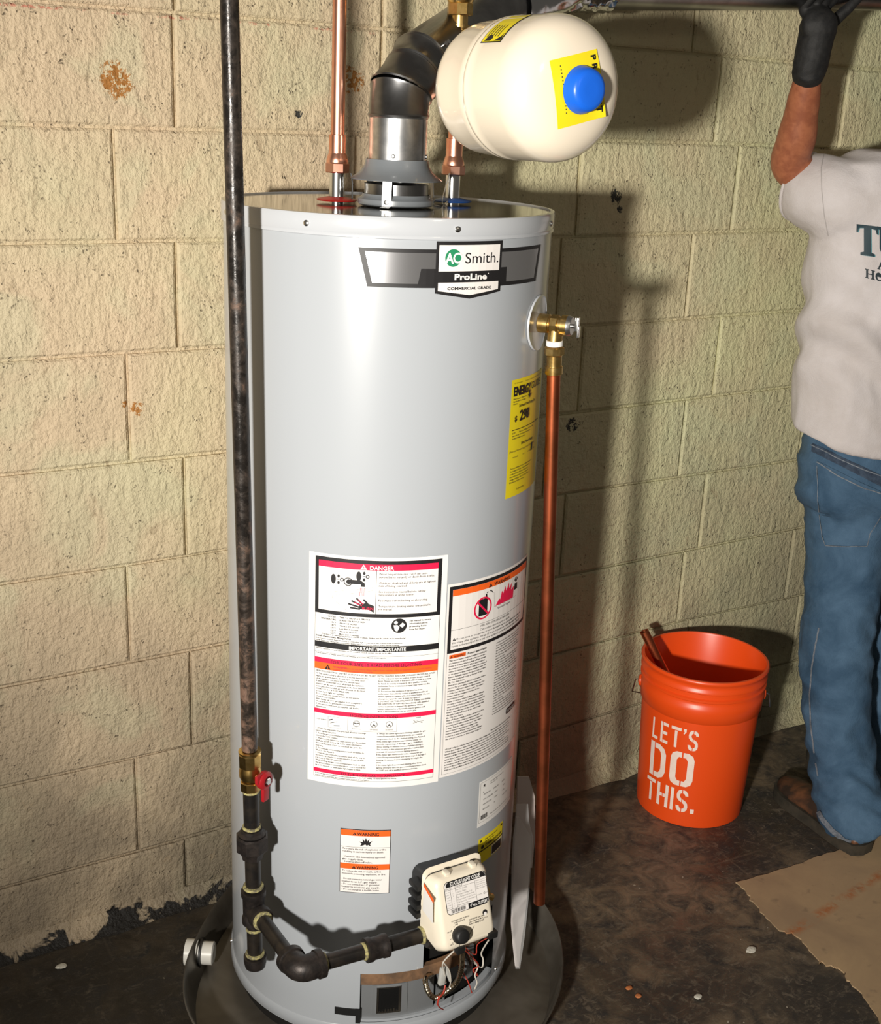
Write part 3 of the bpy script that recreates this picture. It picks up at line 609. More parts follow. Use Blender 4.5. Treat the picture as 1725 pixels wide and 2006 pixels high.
S.para('ink', fill(9, 104, 11), .0080, .3015, .0027, .0050); S.frame('ink', .0035, .1225, .2185, .3480, .0003)
S.done(heater, 'fire_warning_label', NM, M['pink'], 'white safety label with orange header and red flame picture, wrapping the right side')

# ---- brand badge
S = Sheet(tmap(-9.2, 1.4560)); k_ = math.radians(1) * R
def U(th): return (th + 9.2) * k_
S.poly('bkb', [(U(-9.1), .0118), (U(62.2), .0118), (U(59.6), .0680), (U(-6.1), .0680)], .0002)
S.poly('sv', [(U(-7.0), .0172), (U(60.2), .0172), (U(58.0), .0620), (U(-4.6), .0620)], .0005)
S.poly('bk', [(U(10.5), .0400), (U(41.8), .0400), (U(41.8), .0630), (U(9.6), .0630)], .0007)
sh = U(15.1); S.poly('bk', [(sh, 0), (sh + .1139, 0), (sh + .1139, .0758), (sh + .0570, .0846), (sh, .0758)], .0009)
S.rect('wbg', sh + .0045, .0052, sh + .1094, .0436, .0012); S.poly('wbg', [(sh + .0045, .0600), (sh + .1094, .0600), (sh + .1094, .0722), (sh + .0570, .0790), (sh + .0045, .0722)], .0012)
S.disc('gr', sh + .0270, .0240, .0130, .0014); S.text('wt', 'A', sh + .0140, .0318, .0150, w=.0140, bold=.03, lift=.0018); S.ringd('wt', sh + .0345, .0240, .0052, .0080, .0018, 26)
S.text('bk', 'Smith.', sh + .0465, .0320, .0158, w=.0600, lift=.0016, res=4)
S.text('wt', 'ProLine', sh + .0300, .0560, .0088, w=.0560, bold=.035, lift=.0016, res=3); S.disc('wt', sh + .0885, .0478, .0008, .0016)
S.text('bk', 'COMMERCIAL GRADE', sh + .0190, .0708, .0040, w=.0760, bold=.03, lift=.0016)
S.b['base'] = S.b.pop('bkb'); S.done(heater, 'brand_badge', NM, M['black'], 'black and silver winged badge with white centre shield')

# ---- small warning label
S = Sheet(tmap(-11.5, .4705)); wL, hL = .0865, .1265; S.rect('base', 0, 0, wL, hL, 0); S.rect('wbg', .0010, .0012, wL - .0010, hL - .0012, .0003)
for v0, v1, vt in ((.0012, .0125, .0110), (.0675, .0785, .0770)):
    S.rect('or', .0010, v0, wL - .0010, v1, .0006); tri_warn(S, 'bk', .0245, vt, .0056, 'or'); S.text('bk', 'WARNING', .0290, vt, .0058, w=.037, bold=.02, lift=.0011)
S.rect('ink', .0010, .0345, wL - .001, .0350, .0006)
S.poly('bk', [(.034, .0320), (.037, .0270), (.0330, .0230), (.0390, .0240), (.0385, .0170), (.0420, .0225), (.0440, .0150), (.0460, .0225), (.0500, .0170), (.0490, .0245), (.0550, .0210), (.0510, .0275), (.0530, .0320), (.0480, .0290), (.0460, .0310), (.0430, .0280), (.0400, .0300)], .0008)
S.para('ink', ['To reduce the risk of explosion or fire', 'resulting in serious injury or death:', '', '- Use a new CSA International approved', '   gas supply line.', '- Install a shut-off valve.'], .0040, .0400, .0032, .0051, w=.100)
S.para('ink', ['To reduce the risk of death, carbon', 'monoxide poisoning, explosion, or fire:', '', '- Do not connect a natural gas water', '   heater to an L.P. gas supply.', '- Do not connect an L.P. gas water', '   heater to a natural gas supply.', '- Do not install in a mobile home.'], .0040, .0840, .0032, .0053, w=.100)
S.done(heater, 'small_warning_label', NM, M['black'], 'small white label with two orange warning bands, above the gas pipe')

# ---- yellow energy label
S = Sheet(tmap(48.2, 1.2360)); S.rect('base', 0, 0, .1300, .1980, 0)
S.text('ink', 'U.S. Government', .0060, .0070, .0024); S.text('ink', 'Federal law prohibits removal of this label before consumer purchase', .040, .0070, .0020)
S.text('bk', 'ENERGY', .0050, .0265, .0145, w=.0560, bold=.04, lift=.0010); S.text('bk', 'GUIDE', .0640, .0235, .0115, w=.0480, bold=.01, lift=.0010)
S.rect('bk', .0560, .0240, .0600, .0310, .0010); S.poly('bk', [(.0520, .0305), (.0640, .0305), (.0580, .0380)], .0010)
S.para('ink', ['Water Heater - Natural Gas', 'Capacity (first hour rating)', 'Tank Size'], .0050, .0330, .0024, .0042); S.text('bk', 'Estimated Yearly Energy Cost', .024, .0470, .0046, bold=.02, w=.062)
S.text('bk', '$', .0120, .0690, .0085, bold=.04, lift=.0010); S.text('bk', '298', .0270, .0700, .0170, w=.0330, bold=.03, lift=.0010)
S.rect('bk', .0060, .0830, .1150, .0842, .0008); S.para('ink', ['$ 237          Your cost will depend on your utility', 'rates and use. Cost range based only on', 'models of similar capacity.'], .0080, .0900, .0026, .0046)
S.text('bk', 'First Hour Rating', .038, .1120, .0048, bold=.02); S.text('ink', '(How much hot water you get in the first hour of use)', .0030, .1210, .0034, w=.095)
S.text('ink', 'very small', .0120, .1310, .0028); S.text('ink', 'low', .046, .1310, .0028); S.text('ink', 'medium', .066, .1310, .0028); S.rect('bk', .0800, .1180, .0880, .1320, .0008); S.text('ink', 'high', .094, .1310, .0028)
S.para('ink', ['Your cost will depend on your utility rates and use.', 'Cost range based only on natural gas fueled', 'models with a medium first hour rating.', 'Estimated energy cost based on a national', 'average natural gas cost of $1.09 per therm.', 'Estimated yearly hot water use.'], .0080, .1500, .0026, .0047); S.text('bk', 'ftc.gov/energy', .030, .1880, .0034)
S.done(heater, 'energy_label', NM, M['yellow'], 'yellow energy cost label high on the right side')

# ---- rating plate, yellow earthquake style sticker
S = Sheet(tmap(43.0, .5225)); S.rect('base', 0, 0, .1200, .0920, 0); S.frame('ink', .0035, .0035, .1165, .0840, .0003)
S.poly('bk', [(.0130 + (.0040 if i % 2 == 0 else .0016) * math.sin(i * PI / 5), .0110 - (.0040 if i % 2 == 0 else .0016) * math.cos(i * PI / 5)) for i in range(10)], .0006)
S.text('ink', 'AO Smith Water Products Co.', .030, .0110, .0024); S.text('ink', 'Ashland City, TN', .030, .0150, .0022); S.text('ink', 'A', .0100, .0250, .0030)
for i, (u, t) in enumerate(((.012, 'MODEL NO.'), (.040, 'SERIAL NO.'), (.070, 'SERIES'), (.012, 'MAX. WORKING'), (.045, '150 PSI'), (.075, 'NAT'), (.012, 'INPUT BTU/HR'), (.045, '40,000'), (.075, 'GAL.'), (.012, 'RECOVERY'), (.045, '50'), (.075, 'ANSI Z21.10.1'))): S.text('ink', t, u, .0300 + .0100 * (i // 3), .0026)
for i in range(12): S.rect('bk', .0080 + .0016 * i, .0700, .0080 + .0016 * i + (.0005 if i % 3 else .0011), .0790, .0006)
S.text('ink', 'Design complies with standard for gas water heaters', .034, .0780, .0022)
S.done(heater, 'rating_label', NM, M['white'], 'white rating plate sticker low on the right side')
S = Sheet(tmap(44.3, .4040)); S.rect('base', 0, 0, .0810, .0540, 0); S.rect('bk', 0, .0260, .0810, .0285, .0004); S.frame('wt', .040, .0300, .0790, .0520, .0020, .0006); S.rect('ink', .0430, .033, .0760, .0500, .0005)
S.disc('bk', .0060, .0060, .0025, .0006); S.disc('bk', .0740, .0045, .0025, .0006); S.disc('bk', .0120, .0200, .0040, .0006); S.text('bk', 'COMBUSTION AIR', .020, .0220, .0050, w=.055, bold=.02); S.para('bk', ['Keep the area around', 'the heater clear'], .0180, .0080, .0030, .0050)
S.done(heater, 'yellow_sticker', NM, M['yellow'], 'small yellow sticker just above the gas control')

# ---- nipples, rings
hot = Vector((.9440, 1.8680, ZT)); cold = Vector((1.1529, 1.8436, ZT)); flue = Vector((1.0137, 1.7934, ZT))
up = Vector((0, 0, 1))
for p, rm, nm_ in ((hot, M['ringred'], 'hot_outlet'), (cold, M['ringblue'], 'cold_inlet')):
    bm = bmesh.new(); add_cyl(bm, p - up * .004, p + up * .052, .0125, seg=24); nip = obj(nm_, bm, M['steel'], heater)
    bm = bmesh.new(); add_lathe(bm, [(.0128, .0), (.032, -.001), (.034, .001), (.031, .0025), (.0135, .006)], p + up * .0025, seg=36, cap=False); obj('plastic_ring', bm, rm, nip)
bm = bmesh.new(); add_tube(bm, smooth_path([cold + Vector((-.020, -.02, .050)), cold + Vector((-.026, -.02, .03)), cold + Vector((-.033, -.022, .004)), cold + Vector((-.030, -.025, -.0008)), cold + Vector((-.024, -.024, .004))], 6), .0009, 6); obj('tag_wire', bm, M['steel'], heater)
bm = bmesh.new(); add_tube(bm, smooth_path([hot + Vector((.020, -.01, .046)), hot + Vector((.022, -.012, .03)), hot + Vector((.021, -.014, .002))], 6), .0013, 6); obj('tag_wire', bm, M['blackpl'], heater)

# ---- T&P valve on the heater
vd = tdir(65); vz = 1.3185; v0 = tp(65, vz)
vm = empty('relief_valve', v0, 'brass temperature relief valve sticking out of the right side of the heater', 'valve')
bm = bmesh.new(); n = 40; rg = [[bm.verts.new(tp(65 + math.degrees(r * math.cos(2 * PI * i / n) / R), vz + r * math.sin(2 * PI * i / n), R + h)) for i in range(n)] for r, h in ((.013, .0015), (.042, .002), (.0445, .0035), (.0455, .0005))]
for A_, B_ in zip(rg, rg[1:]):
    for i in range(n): bm.faces.new((A_[i], A_[(i + 1) % n], B_[(i + 1) % n], B_[i]))
obj('port_plug', bm, M['rim'], heater)
def V(r, z=0): return v0 + vd * r + up * z
bm = bmesh.new(); add_cyl(bm, V(.002), V(.020), .0155, bev=.001, seg=28); add_cyl(bm, V(.018), V(.044), .0135, seg=28); add_cyl(bm, V(.040), V(.052), .0165, bev=.001, seg=28); hexprof(bm, V(.022), V(.036), .0160, 8)
add_cyl(bm, V(.030, .0), V(.030, -.026), .0125, seg=24); obj('body', bm, M['brass'], vm)
bm = bmesh.new(); add_cyl(bm, V(.050), V(.058), .0170, .0150, bev=.001, seg=28); obj('cap', bm, M['galv'], vm)
bm = bmesh.new(); add_cyl(bm, V(.056), V(.064), .0035); add_box(bm, V(.066, .004), (.006, .010, .022), Matrix.Rotation(math.atan2(vd.y, vd.x), 3, 'Z'), .001); add_box(bm, V(.069, -.008), (.003, .012, .018), Matrix.Rotation(math.atan2(vd.y, vd.x), 3, 'Z'), .001); obj('test_lever', bm, M['steel'], vm)
# discharge pipe
p0 = V(.030, -.026); pb = at(1056, 1768, p0.y); pb = at(1056, 1768, p0.y + .03)
dp = empty('discharge_pipe', pb, 'long copper discharge pipe hanging from the relief valve beside the heater', 'pipe')
ax = (pb - p0).normalized()
def Q(t): return p0 + ax * t
bm = bmesh.new(); add_lathe(bm, [(.0115, 0), (.0138, .001), (.0138, .009), (.0120, .010)], Q(-.001), ax, 24); add_lathe(bm, [(.0130, 0), (.0145, .001), (.0145, .005), (.0130, .006)], Q(.015), ax, 24); obj('thread_tape', bm, M['teflon'], dp)
bm = bmesh.new(); hexprof(bm, Q(.010), Q(.024), .0165, 8); add_cyl(bm, Q(.024), Q(.042), .0125, seg=24); add_cyl(bm, Q(.042), Q(.056), .0145, bev=.001, seg=24); obj('adapter', bm, M['brass'], dp)
bm = bmesh.new(); Lp = (pb - p0).length; add_lathe(bm, [(.0095, .05), (.0111, .05), (.0111, Lp), (.0095, Lp), (.0095, Lp - .03)], p0, ax, 28, cap=False); obj('pipe_run', bm, M['copperdull'], dp)

# ---- draft hood
fx = flue
bm = bmesh.new(); add_lathe(bm, [(.058, .0), (.062, .002), (.062, .010), (.056, .014), (.054, .018)], fx, seg=48, cap=False); hd = empty('draft_hood', fx, 'grey flared draft hood standing on the centre of the heater top', 'draft hood')
obj('base_collar', bm, M['hood'], hd)
bm = bmesh.new(); add_lathe(bm, [(.048, .0), (.052, .002), (.052, .034), (.048, .034), (.048, 0)], fx, seg=48, cap=False); obj('flue_outlet', bm, M['galvdark'], hd)
bm = bmesh.new(); add_lathe(bm, [(.0735, .040), (.0745, .0415), (.066, .047), (.058, .054), (.0525, .062), (.0505, .072), (.0490, .072), (.051, .060), (.057, .052), (.065, .045), (.0735, .040)], fx, seg=64, cap=False); obj('skirt', bm, M['hood'], hd)
for th in (-14, 106, 226):
    bm = bmesh.new(); d = tdir(th); t = Vector((-d.y, d.x, 0)); a = fx + d * .0555
    for (o0, o1) in (((.062, .000), (.060, .003)),): pass
    pa = [fx + d * .075 + up * .0005, fx + d * .0625 + up * .002, fx + d * .0625 + up * .014, fx + d * .060 + up * .046]
    for q0, q1 in zip(pa, pa[1:]):
        nrm = (q1 - q0).cross(t).normalized() * .0008
        add_prism(bm, [q0 - t * .0075, q0 + t * .0075, q1 + t * .0075, q1 - t * .0075], nrm)
    lg = obj('leg', bm, M['galv'], hd, smooth=False)
    bm = bmesh.new(); add_lathe(bm, [(.0042, 0), (.004, .002), (0, .003)], fx + d * .0635 + up * .008, d, 12); obj('rivet', bm, M['steel'], lg)

# ---- vent pipe
vp = empty('vent_pipe', fx + up * .064, 'galvanised vent pipe rising from the draft hood and bending to the right', 'vent pipe')
bm = bmesh.new(); add_lathe(bm, [(.0470, .064), (.0470, .135), (.0488, .137), (.0488, .139), (.0470, .141)], fx, seg=56, cap=False); obj('straight_section', bm, M['galv'], vp)
bm = bmesh.new(); add_lathe(bm, [(.0475, .0), (.0485, 0), (.0485, .074), (.0475, .074)], fx + up * .064, seg=6, a0=-.06, a1=.06, cap=False, udir=tdir(62)); obj('lock_seam', bm, M['galv'], vp)
def gore(p0, d0, p1, d1, r0, r1, bead=True):
    """pipe segment whose ends are the planes through p0/p1 normal to d0/d1"""
    bm = bmesh.new(); ax_ = (p1 - p0).normalized(); u, v, w = frame(ax_); n = 48; rings = []
    for (p, dn, r, s) in ((p0, d0, r0, 0), (p0, d0, r0 + (.0018 if bead else 0), .003), (p0, d0, r0, .006), (p1, d1, r1, -.006), (p1, d1, r1 + (.0018 if bead else 0), -.003), (p1, d1, r1, 0)):
        ring_ = []
        for i in range(n):
            e = (u * math.cos(2 * PI * i / n) + v * math.sin(2 * PI * i / n)) * r; k = -e.dot(dn) / ax_.dot(dn)
            ring_.append(bm.verts.new(p + e + ax_ * (k + s)))
        rings.append(ring_)
    for A_, B_ in zip(rings, rings[1:]):
        for i in range(n): bm.faces.new((A_[i], A_[(i + 1) % n], B_[(i + 1) % n], B_[i]))
    return bm
dfin = Vector((.109, .0505, .0513)).normalized()
g0 = fx + up * .137; g1 = atd(784, 180, 1.962); g2 = atd(807, 150, 1.984); g3 = atd(823, 119, 2.004); END = g3 + dfin * .40
_b1 = (g2 - g1).normalized(); _b2 = (g3 - g2).normalized(); n1 = (up + _b1).normalized(); n2 = (_b1 + _b2).normalized(); n3 = (_b2 + dfin).normalized()
obj('elbow_gore', gore(g0, up, g1, n1, .0480, .0480), M['galvdark'], vp); obj('elbow_gore', gore(g1, n1, g2, n2, .0480, .0478), M['galvdark'], vp); obj('elbow_gore', gore(g2, n2, g3, n3, .0478, .0475), M['galvdark'], vp)
hd0 = Vector((1.50, 2.010, 1.884)); hd1 = Vector((3.3, 1.845, 1.998)); hdir = (hd1 - hd0).normalized(); hdm = hd0 + hdir * .95
obj('diagonal_section', gore(g3, n3, END, (dfin + hdir).normalized(), .0470, .0470), M['galvdark'], vp)
bm = bmesh.new(); c = g3 + dfin * .018; d = (CO - c); d = (d - dfin * d.dot(dfin)).normalized(); add_lathe(bm, [(.004, 0), (.0035, .003), (0, .004)], c + d * .047, d, 10); add_lathe(bm, [(.004, 0), (.0035, .003), (0, .004)], c + d * .047 + dfin * .008, d, 10)
add_lathe(bm, [(.004, 0), (.0035, .003), (0, .004)], fx + up * .078 + tdir(-8) * .0468, tdir(-8), 10); add_lathe(bm, [(.004, 0), (.0035, .003), (0, .004)], fx + up * .078 + tdir(75) * .0468, tdir(75), 10); tag(obj('sheet_metal_screws', bm, M['steel'], vp), kind='stuff')
hv = empty('horizontal_vent', hd0, 'horizontal round sheet metal vent duct running along the wall top right', 'vent pipe')
obj('duct_section', gore(END, (dfin + hdir).normalized(), hdm, hdir, .0500, .0500), M['galvdark'], hv); obj('duct_section', gore(hdm - hdir * .01, hdir, hd1, hdir, .0508, .0508), M['galvdark'], hv)
bm = bmesh.new(); nn = 26
rg = []
for j in range(nn):
    t = j / (nn - 1); p = END + (hdir * (t * .17 - .02)) if t > .5 else END - dfin * (.12 * (1 - 2 * t)) + hdir * (.065 * 2 * t)
    dd = (dfin * (1 - t) + hdir * t).normalized(); u, v, w = frame(dd)
    rg.append([bm.verts.new(p + (u * math.cos(2 * PI * i / 40) + v * math.sin(2 * PI * i / 40)) * (.0535 + .004 * noise.noise(Vector((i * .9, j * .7, 1))))) for i in range(40)])
for A_, B_ in zip(rg, rg[1:]):
    for i in range(40): bm.faces.new((A_[i], A_[(i + 1) % 40], B_[(i + 1) % 40], B_[i]))
obj('crimped_foil_wrap', bm, mat('foil', (.55, .56, .58), .15, 1), hv)

# ---- copper water pipes
def coupling(bm, p, d, h, r=.0135): add_lathe(bm, [(r - .0025, 0), (r, .0008), (r, h - .0008), (r - .0025, h)], p, d, 28)
hp = empty('hot_water_pipe', hot + up * .045, 'copper hot water pipe rising from the red ring on the heater top', 'pipe')
b0 = hot + up * .046
bm = bmesh.new(); hexprof(bm, b0, b0 + up * .016, .0205, 8); add_lathe(bm, [(.0175, 0), (.0185, .004), (.017, .010), (.0145, .017)], b0 + up * .014, up, 28); coupling(bm, b0 + up * .026, up, .034, .0142); obj('threaded_adapter', bm, M['copper'], hp)
bm = bmesh.new(); add_cyl(bm, b0 + up * .055, Vector((b0.x + .001, b0.y, 2.28)), .0113, seg=28); obj('pipe_run', bm, M['copper'], hp)
cp = empty('cold_water_pipe', cold + up * .045, 'copper cold water pipe rising behind the cream expansion tank', 'pipe')
b0 = cold + up * .046
bm = bmesh.new(); hexprof(bm, b0, b0 + up * .016, .0205, 8); add_lathe(bm, [(.0175, 0), (.0185, .004), (.017, .010), (.0145, .017)], b0 + up * .014, up, 28); coupling(bm, b0 + up * .026, up, .034, .0142); obj('threaded_adapter', bm, M['copper'], cp)
bm = bmesh.new(); add_cyl(bm, b0 + up * .055, Vector((b0.x, b0.y, 1.765)), .0113, seg=28); obj('pipe_run', bm, M['copper'], cp)
bm = bmesh.new(); zt = 1.752; add_cyl(bm, Vector((cold.x, cold.y, zt)), Vector((cold.x, cold.y, zt + .016)), .0155, bev=.001, seg=24); add_cyl(bm, Vector((cold.x, cold.y, zt + .012)), Vector((cold.x, cold.y, zt + .045)), .0138, seg=24); add_cyl(bm, Vector((cold.x, cold.y, zt + .018)), Vector((cold.x, cold.y, zt + .022)), .017, seg=24); hexprof(bm, Vector((cold.x, cold.y, zt + .036)), Vector((cold.x, cold.y, zt + .056)), .0215, 8); obj('brass_adapter', bm, M['brass'], cp)
bm = bmesh.new(); cz = Vector((cold.x, cold.y, 1.845)); add_lathe(bm, [(.018, -.040), (.024, -.030), (.027, -.014), (.027, .014), (.024, .030), (.018, .040)], cz, up, 28); add_cyl(bm, cz, cz + Vector((.030, -.026, -.005)), .013, seg=20); hexprof(bm, cz + Vector((.026, -.0225, -.004)), cz + Vector((.040, -.035, -.006)), .013, 6); vb = obj('shutoff_valve_body', bm, M['brass'], cp)
bm = bmesh.new(); e = cz + Vector((.040, -.035, -.006)); add_cyl(bm, e, e + Vector((.012, -.010, 0)), .007); hexprof(bm, e + Vector((.004, -.003, 0)), e + Vector((.010, -.008, 0)), .011); obj('stem_nut', bm, M['steel'], vb)
bm = bmesh.new(); add_cyl(bm, cz + up * .038, Vector((cold.x, cold.y, 2.28)), .0113, seg=24); obj('pipe_run', bm, M['copper'], cp)
# ---- expansion tank
ES = atd(1022, 174, 1.82); EN = atd(1092, 171, 1.75); ea = Vector((.018, -.9998, .004)).normalized(); ER = .1015
et = empty('expansion_tank', ES, 'cream pressure expansion tank with blue cap, hanging high right of the vent', 'expansion tank')
L1 = .088
bm = bmesh.new(); pr = [(.014, -.130)]
for i in range(1, 13): a = PI / 2 * (1 - i / 12); pr.append((ER * (.955) * math.cos(a) ** .62, -.074 - .052 * math.sin(a)))
pr += [(ER * .965, -.052), (ER * .975, -.034), (ER * .995, -.020), (ER * 1.005, -.012), (ER * .992, -.006)]
obj('rear_shell', add_lathe(bm, pr, ES, ea, 72), M['cream'], et, angle=60)
bm = bmesh.new(); pr = [(ER * .985, -.007), (ER * 1.006, -.005), (ER * 1.006, .001), (ER * .997, .003), (ER, .02), (ER, L1 - .01)]
for i in range(1, 15): a = PI / 2 * i / 14; pr.append((ER * max(math.cos(a), 0) ** .52 if i < 14 else 0, L1 - .01 + .056 * math.sin(a)))
obj('front_shell', add_lathe(bm, pr, ES, ea, 72), M['cream'], et, angle=60)
ap = ES + ea * (L1 + .046); eu = Vector((0, 0, 1)); er = ea.cross(eu).normalized() * -1
if er.dot(CR) < 0: er = -er
def E(a, b, h): return ap + er * a + eu * b + ea * h
rot = math.radians(14)
def tagmap(u, v, l):
    x, y = (u - .036) * 1.15, (.040 - v) * 1.15; X = x * math.cos(rot) - y * math.sin(rot); Y = x * math.sin(rot) + y * math.cos(rot); rr = math.hypot(X, Y)
    return E(X, Y, .0015 + l - rr * rr * 1.5 + .010 * max(0, (X - .02) / .03) ** 2 * .5)
S = Sheet(tagmap, .009)
for i in range(9):
    S.rect('base', 0, i * .0089, .072, (i + 1) * .0089, .001)
bmesh.ops.remove_doubles(S.b['base'], verts=S.b['base'].verts, dist=.0002)
for i, ch in enumerate('PROTECT'): # letters turned sideways along the right edge
    co, fs = text_tris(ch, .04, 2); bm = S.bm('bk'); vs = [bm.verts.new(tagmap(.0600 + y * .0075, .0055 + .0100 * i + x * .0085, .0022)) for x, y in co]
    for f in fs: bm.faces.new([vs[j] for j in f])
for i in range(14): S.rect('ink', .0120, .0080 + .0042 * i, .0132, .0095 + .0042 * i, .0022)
S.done(et, 'yellow_tag', NM, M['yellow'], 'yellow square tag around the cap')
bm = bmesh.new(); cpos = E(.002, -.001, .004)
add_lathe(bm, [(.0320, 0), (.0328, .001), (.0315, .004), (.0285, .017), (.0255, .0205), (.0205, .0222), (.010, .0225), (0, .0225)], cpos, ea, 40); obj('air_valve_cap', bm, M['blue'], et, angle=50)
def emap(u, v, l): # body sticker: u along axis, v around
    a = v / ER; return ES + ea * (.004 + u) + (eu * math.cos(a) + er * math.sin(a)) * (ER + .0004 + l)
S = Sheet(lambda u, v, l: emap(u, v, l), .006)
def band(k, u0, v0, u1, v1, l):
    n = 8
    for i in range(n): S.rect(k, u0, v0 + (v1 - v0) * i / n, u1, v0 + (v1 - v0) * (i + 1) / n, l)
band('base', .004, -.098, .054, -.030, .0002); band('ye', .006, -.096, .052, -.032, .0006); band('wbg', .006, -.046, .052, -.043, .0009)
for u in (.012, .018, .025, .031, .038): band('ink', u, -.088, u + .002, -.064, .0009)
S.poly('bk', [(.012, -.0955), (.026, -.0955), (.030, -.090), (.024, -.084), (.016, -.086)], .001); S.poly('bk', [(.036, -.0955), (.052, -.0955), (.052, -.070), (.048, -.088)], .001)
S.done(et, 'yellow_warning_sticker', NM, M['black'], 'yellow warning sticker on top of the tank')
S = Sheet(lambda u, v, l: emap(u, v, l), .006); band('base', .006, .225, .062, .285, .0002)
for i in range(5): band('ink', .012 + .008 * i, .236, .016 + .008 * i, .272, .0006)
S.done(et, 'white_data_sticker', NM, M['white'])
bm = bmesh.new(); back = ES - ea * .130; tee = Vector((cold.x, cold.y, ES.z)); add_tube(bm, [tee, tee.lerp(back, .5), back + ea * .01], .0105, 16); add_cyl(bm, tee - up * .024, tee + up * .024, .0140, bev=.001, seg=24); obj('branch_tee', bm, M['copper'], et)

# ------------------------------------------------------------------ gas piping
GP = empty('gas_drop_pipe', Vector((.72, 1.70, .12)), 'old blackened vertical gas pipe in front of the heater\'s left edge', 'pipe')
T = Vector((.7190, 1.7000, .300)); gt = at(449, 3, 1.700); gax = (gt - Vector((.7160, 1.70, .712)))
gb = at(489, 1468, 1.700); gtop = gb + (gt - gb) * 1.35
bm = bmesh.new(); add_cyl(bm, gb, gtop, .0132, seg=28); obj('pipe_run', bm, M['oldpipe'], GP)
def G(py): return at(489 + (py - 1468) * 8 / 310, py, 1.70)
T = G(1780); gd = (T - gb).normalized()
tv = empty('gas_shutoff_valve', G(1552), 'brass gas ball valve with small red lever handle on the gas pipe', 'valve')
bm = bmesh.new(); hexprof(bm, G(1474), G(1500), .0195, 8); add_lathe(bm, [(.0170, 0), (.0175, .004), (.0190, .010), (.0190, .020), (.0165, .026)], G(1498), gd, 28); hexprof(bm, G(1528), G(1546), .0180, 8)
add_lathe(bm, [(.0125, 0), (.0190, .001), (.0190, .004), (.0125, .006)], G(1469), gd, 28); hd_ = Vector((.45, -.86, 0)).normalized(); add_cyl(bm, G(1518), G(1518) + hd_ * .027, .0085, seg=18); obj('valve_body', bm, M['brass'], tv)
hc = G(1518) + hd_ * .028; bm = bmesh.new(); add_lathe(bm, [(.0155, 0), (.0160, .002), (.0160, .009), (.013, .012), (.009, .0125), (.009, .009), (0, .009)], hc - hd_ * .003, hd_, 30); sd = Vector((hd_.y, -hd_.x, 0)) * -1
add_box(bm, hc + up * -.022 + hd_ * .003, (.015, .007, .032), Matrix.Rotation(math.atan2(sd.y, sd.x), 3, 'Z'), .0025); add_box(bm, hc + up * .008 + sd * -.013 + hd_ * .001, (.016, .006, .016), Matrix.Rotation(math.atan2(sd.y, sd.x), 3, 'Z'), .0025); obj('lever', bm, M['redplastic'], tv)
bm = bmesh.new(); hexprof(bm, hc + hd_ * .005, hc + hd_ * .012, .0070); obj('lever_nut', bm, M['steel'], tv)
gf = empty('gas_pipe_assembly', Vector((T.x, T.y, .16)), 'black iron gas pipe with union, tee and elbow leading to the gas control', 'pipe')
bm = bmesh.new(); add_cyl(bm, G(1546), G(1625), .0135, seg=28); obj('nipple', bm, M['iron'], gf)
bm = bmesh.new(); add_lathe(bm, [(.0140, 0), (.0180, .001), (.0185, .006), (.0235, .010)], G(1622), gd, 28); hexprof(bm, G(1634), G(1664), .0285, 8, .003); add_lathe(bm, [(.0235, 0), (.0195, .009), (.0180, .017), (.0140, .018)], G(1663), gd, 8); obj('union', bm, M['castiron'], gf)
bm = bmesh.new(); add_cyl(bm, G(1675), G(1738), .0135, seg=28); obj('nipple', bm, M['iron'], gf)
bm = bmesh.new(); TE = G(1780); add_lathe(bm, [(.0150, 0), (.0215, .001), (.0215, .012), (.0190, .016), (.0190, .052), (.0210, .056), (.0210, .066), (.0150, .067)], G(1742), gd, 30)
add_lathe(bm, [(.0170, 0), (.0190, .022), (.0210, .024), (.0210, .036), (.0150, .037)], TE, (0, -1, 0), 30); obj('tee', bm, M['castiron'], gf)
bm = bmesh.new(); add_cyl(bm, G(1808), G(1880), .0135, seg=28); obj('nipple', bm, M['iron'], gf)
bm = bmesh.new(); add_lathe(bm, [(.0150, 0), (.0200, .001), (.0200, .012), (.0180, .022), (.010, .027), (0, .028)], G(1871), gd, 30); obj('end_cap', bm, M['castiron'], gf)
EL = Vector((TE.x, 1.515, TE.z)); bm = bmesh.new(); add_cyl(bm, TE + Vector((0, -.02, 0)), EL + Vector((0, .012, 0)), .0130, seg=28); obj('nipple', bm, M['iron'], gf)
bm = bmesh.new(); ARC = [EL + Vector((.016 - .016 * math.cos(a) - .0, .018 - .0 - .018 * math.sin(a), 0)) for a in np.linspace(0, PI / 2, 8)]
add_tube(bm, [EL + Vector((0, .030, 0))] + ARC + [EL + Vector((.034, 0, 0))], .0215, 26); add_lathe(bm, [(.0165, 0), (.0240, .001), (.0240, .011), (.0200, .013)], EL + Vector((0, .038, 0)), (0, -1, 0), 28); add_lathe(bm, [(.0165, 0), (.0240, .001), (.0240, .011), (.0200, .013)], EL + Vector((.042, 0, 0)), (-1, 0, 0), 28); obj('elbow', bm, M['castiron'], gf)
IN = at(832, 1830, 1.500); gx = (IN - (EL + Vector((.03, 0, 0)))).normalized()
def X_(t): return EL + Vector((.03, 0, 0)) + gx * t
LT = (IN - X_(0)).length
bm = bmesh.new(); add_cyl(bm, X_(0), X_(LT * .48), .0130, seg=28); obj('nipple', bm, M['iron'], gf)
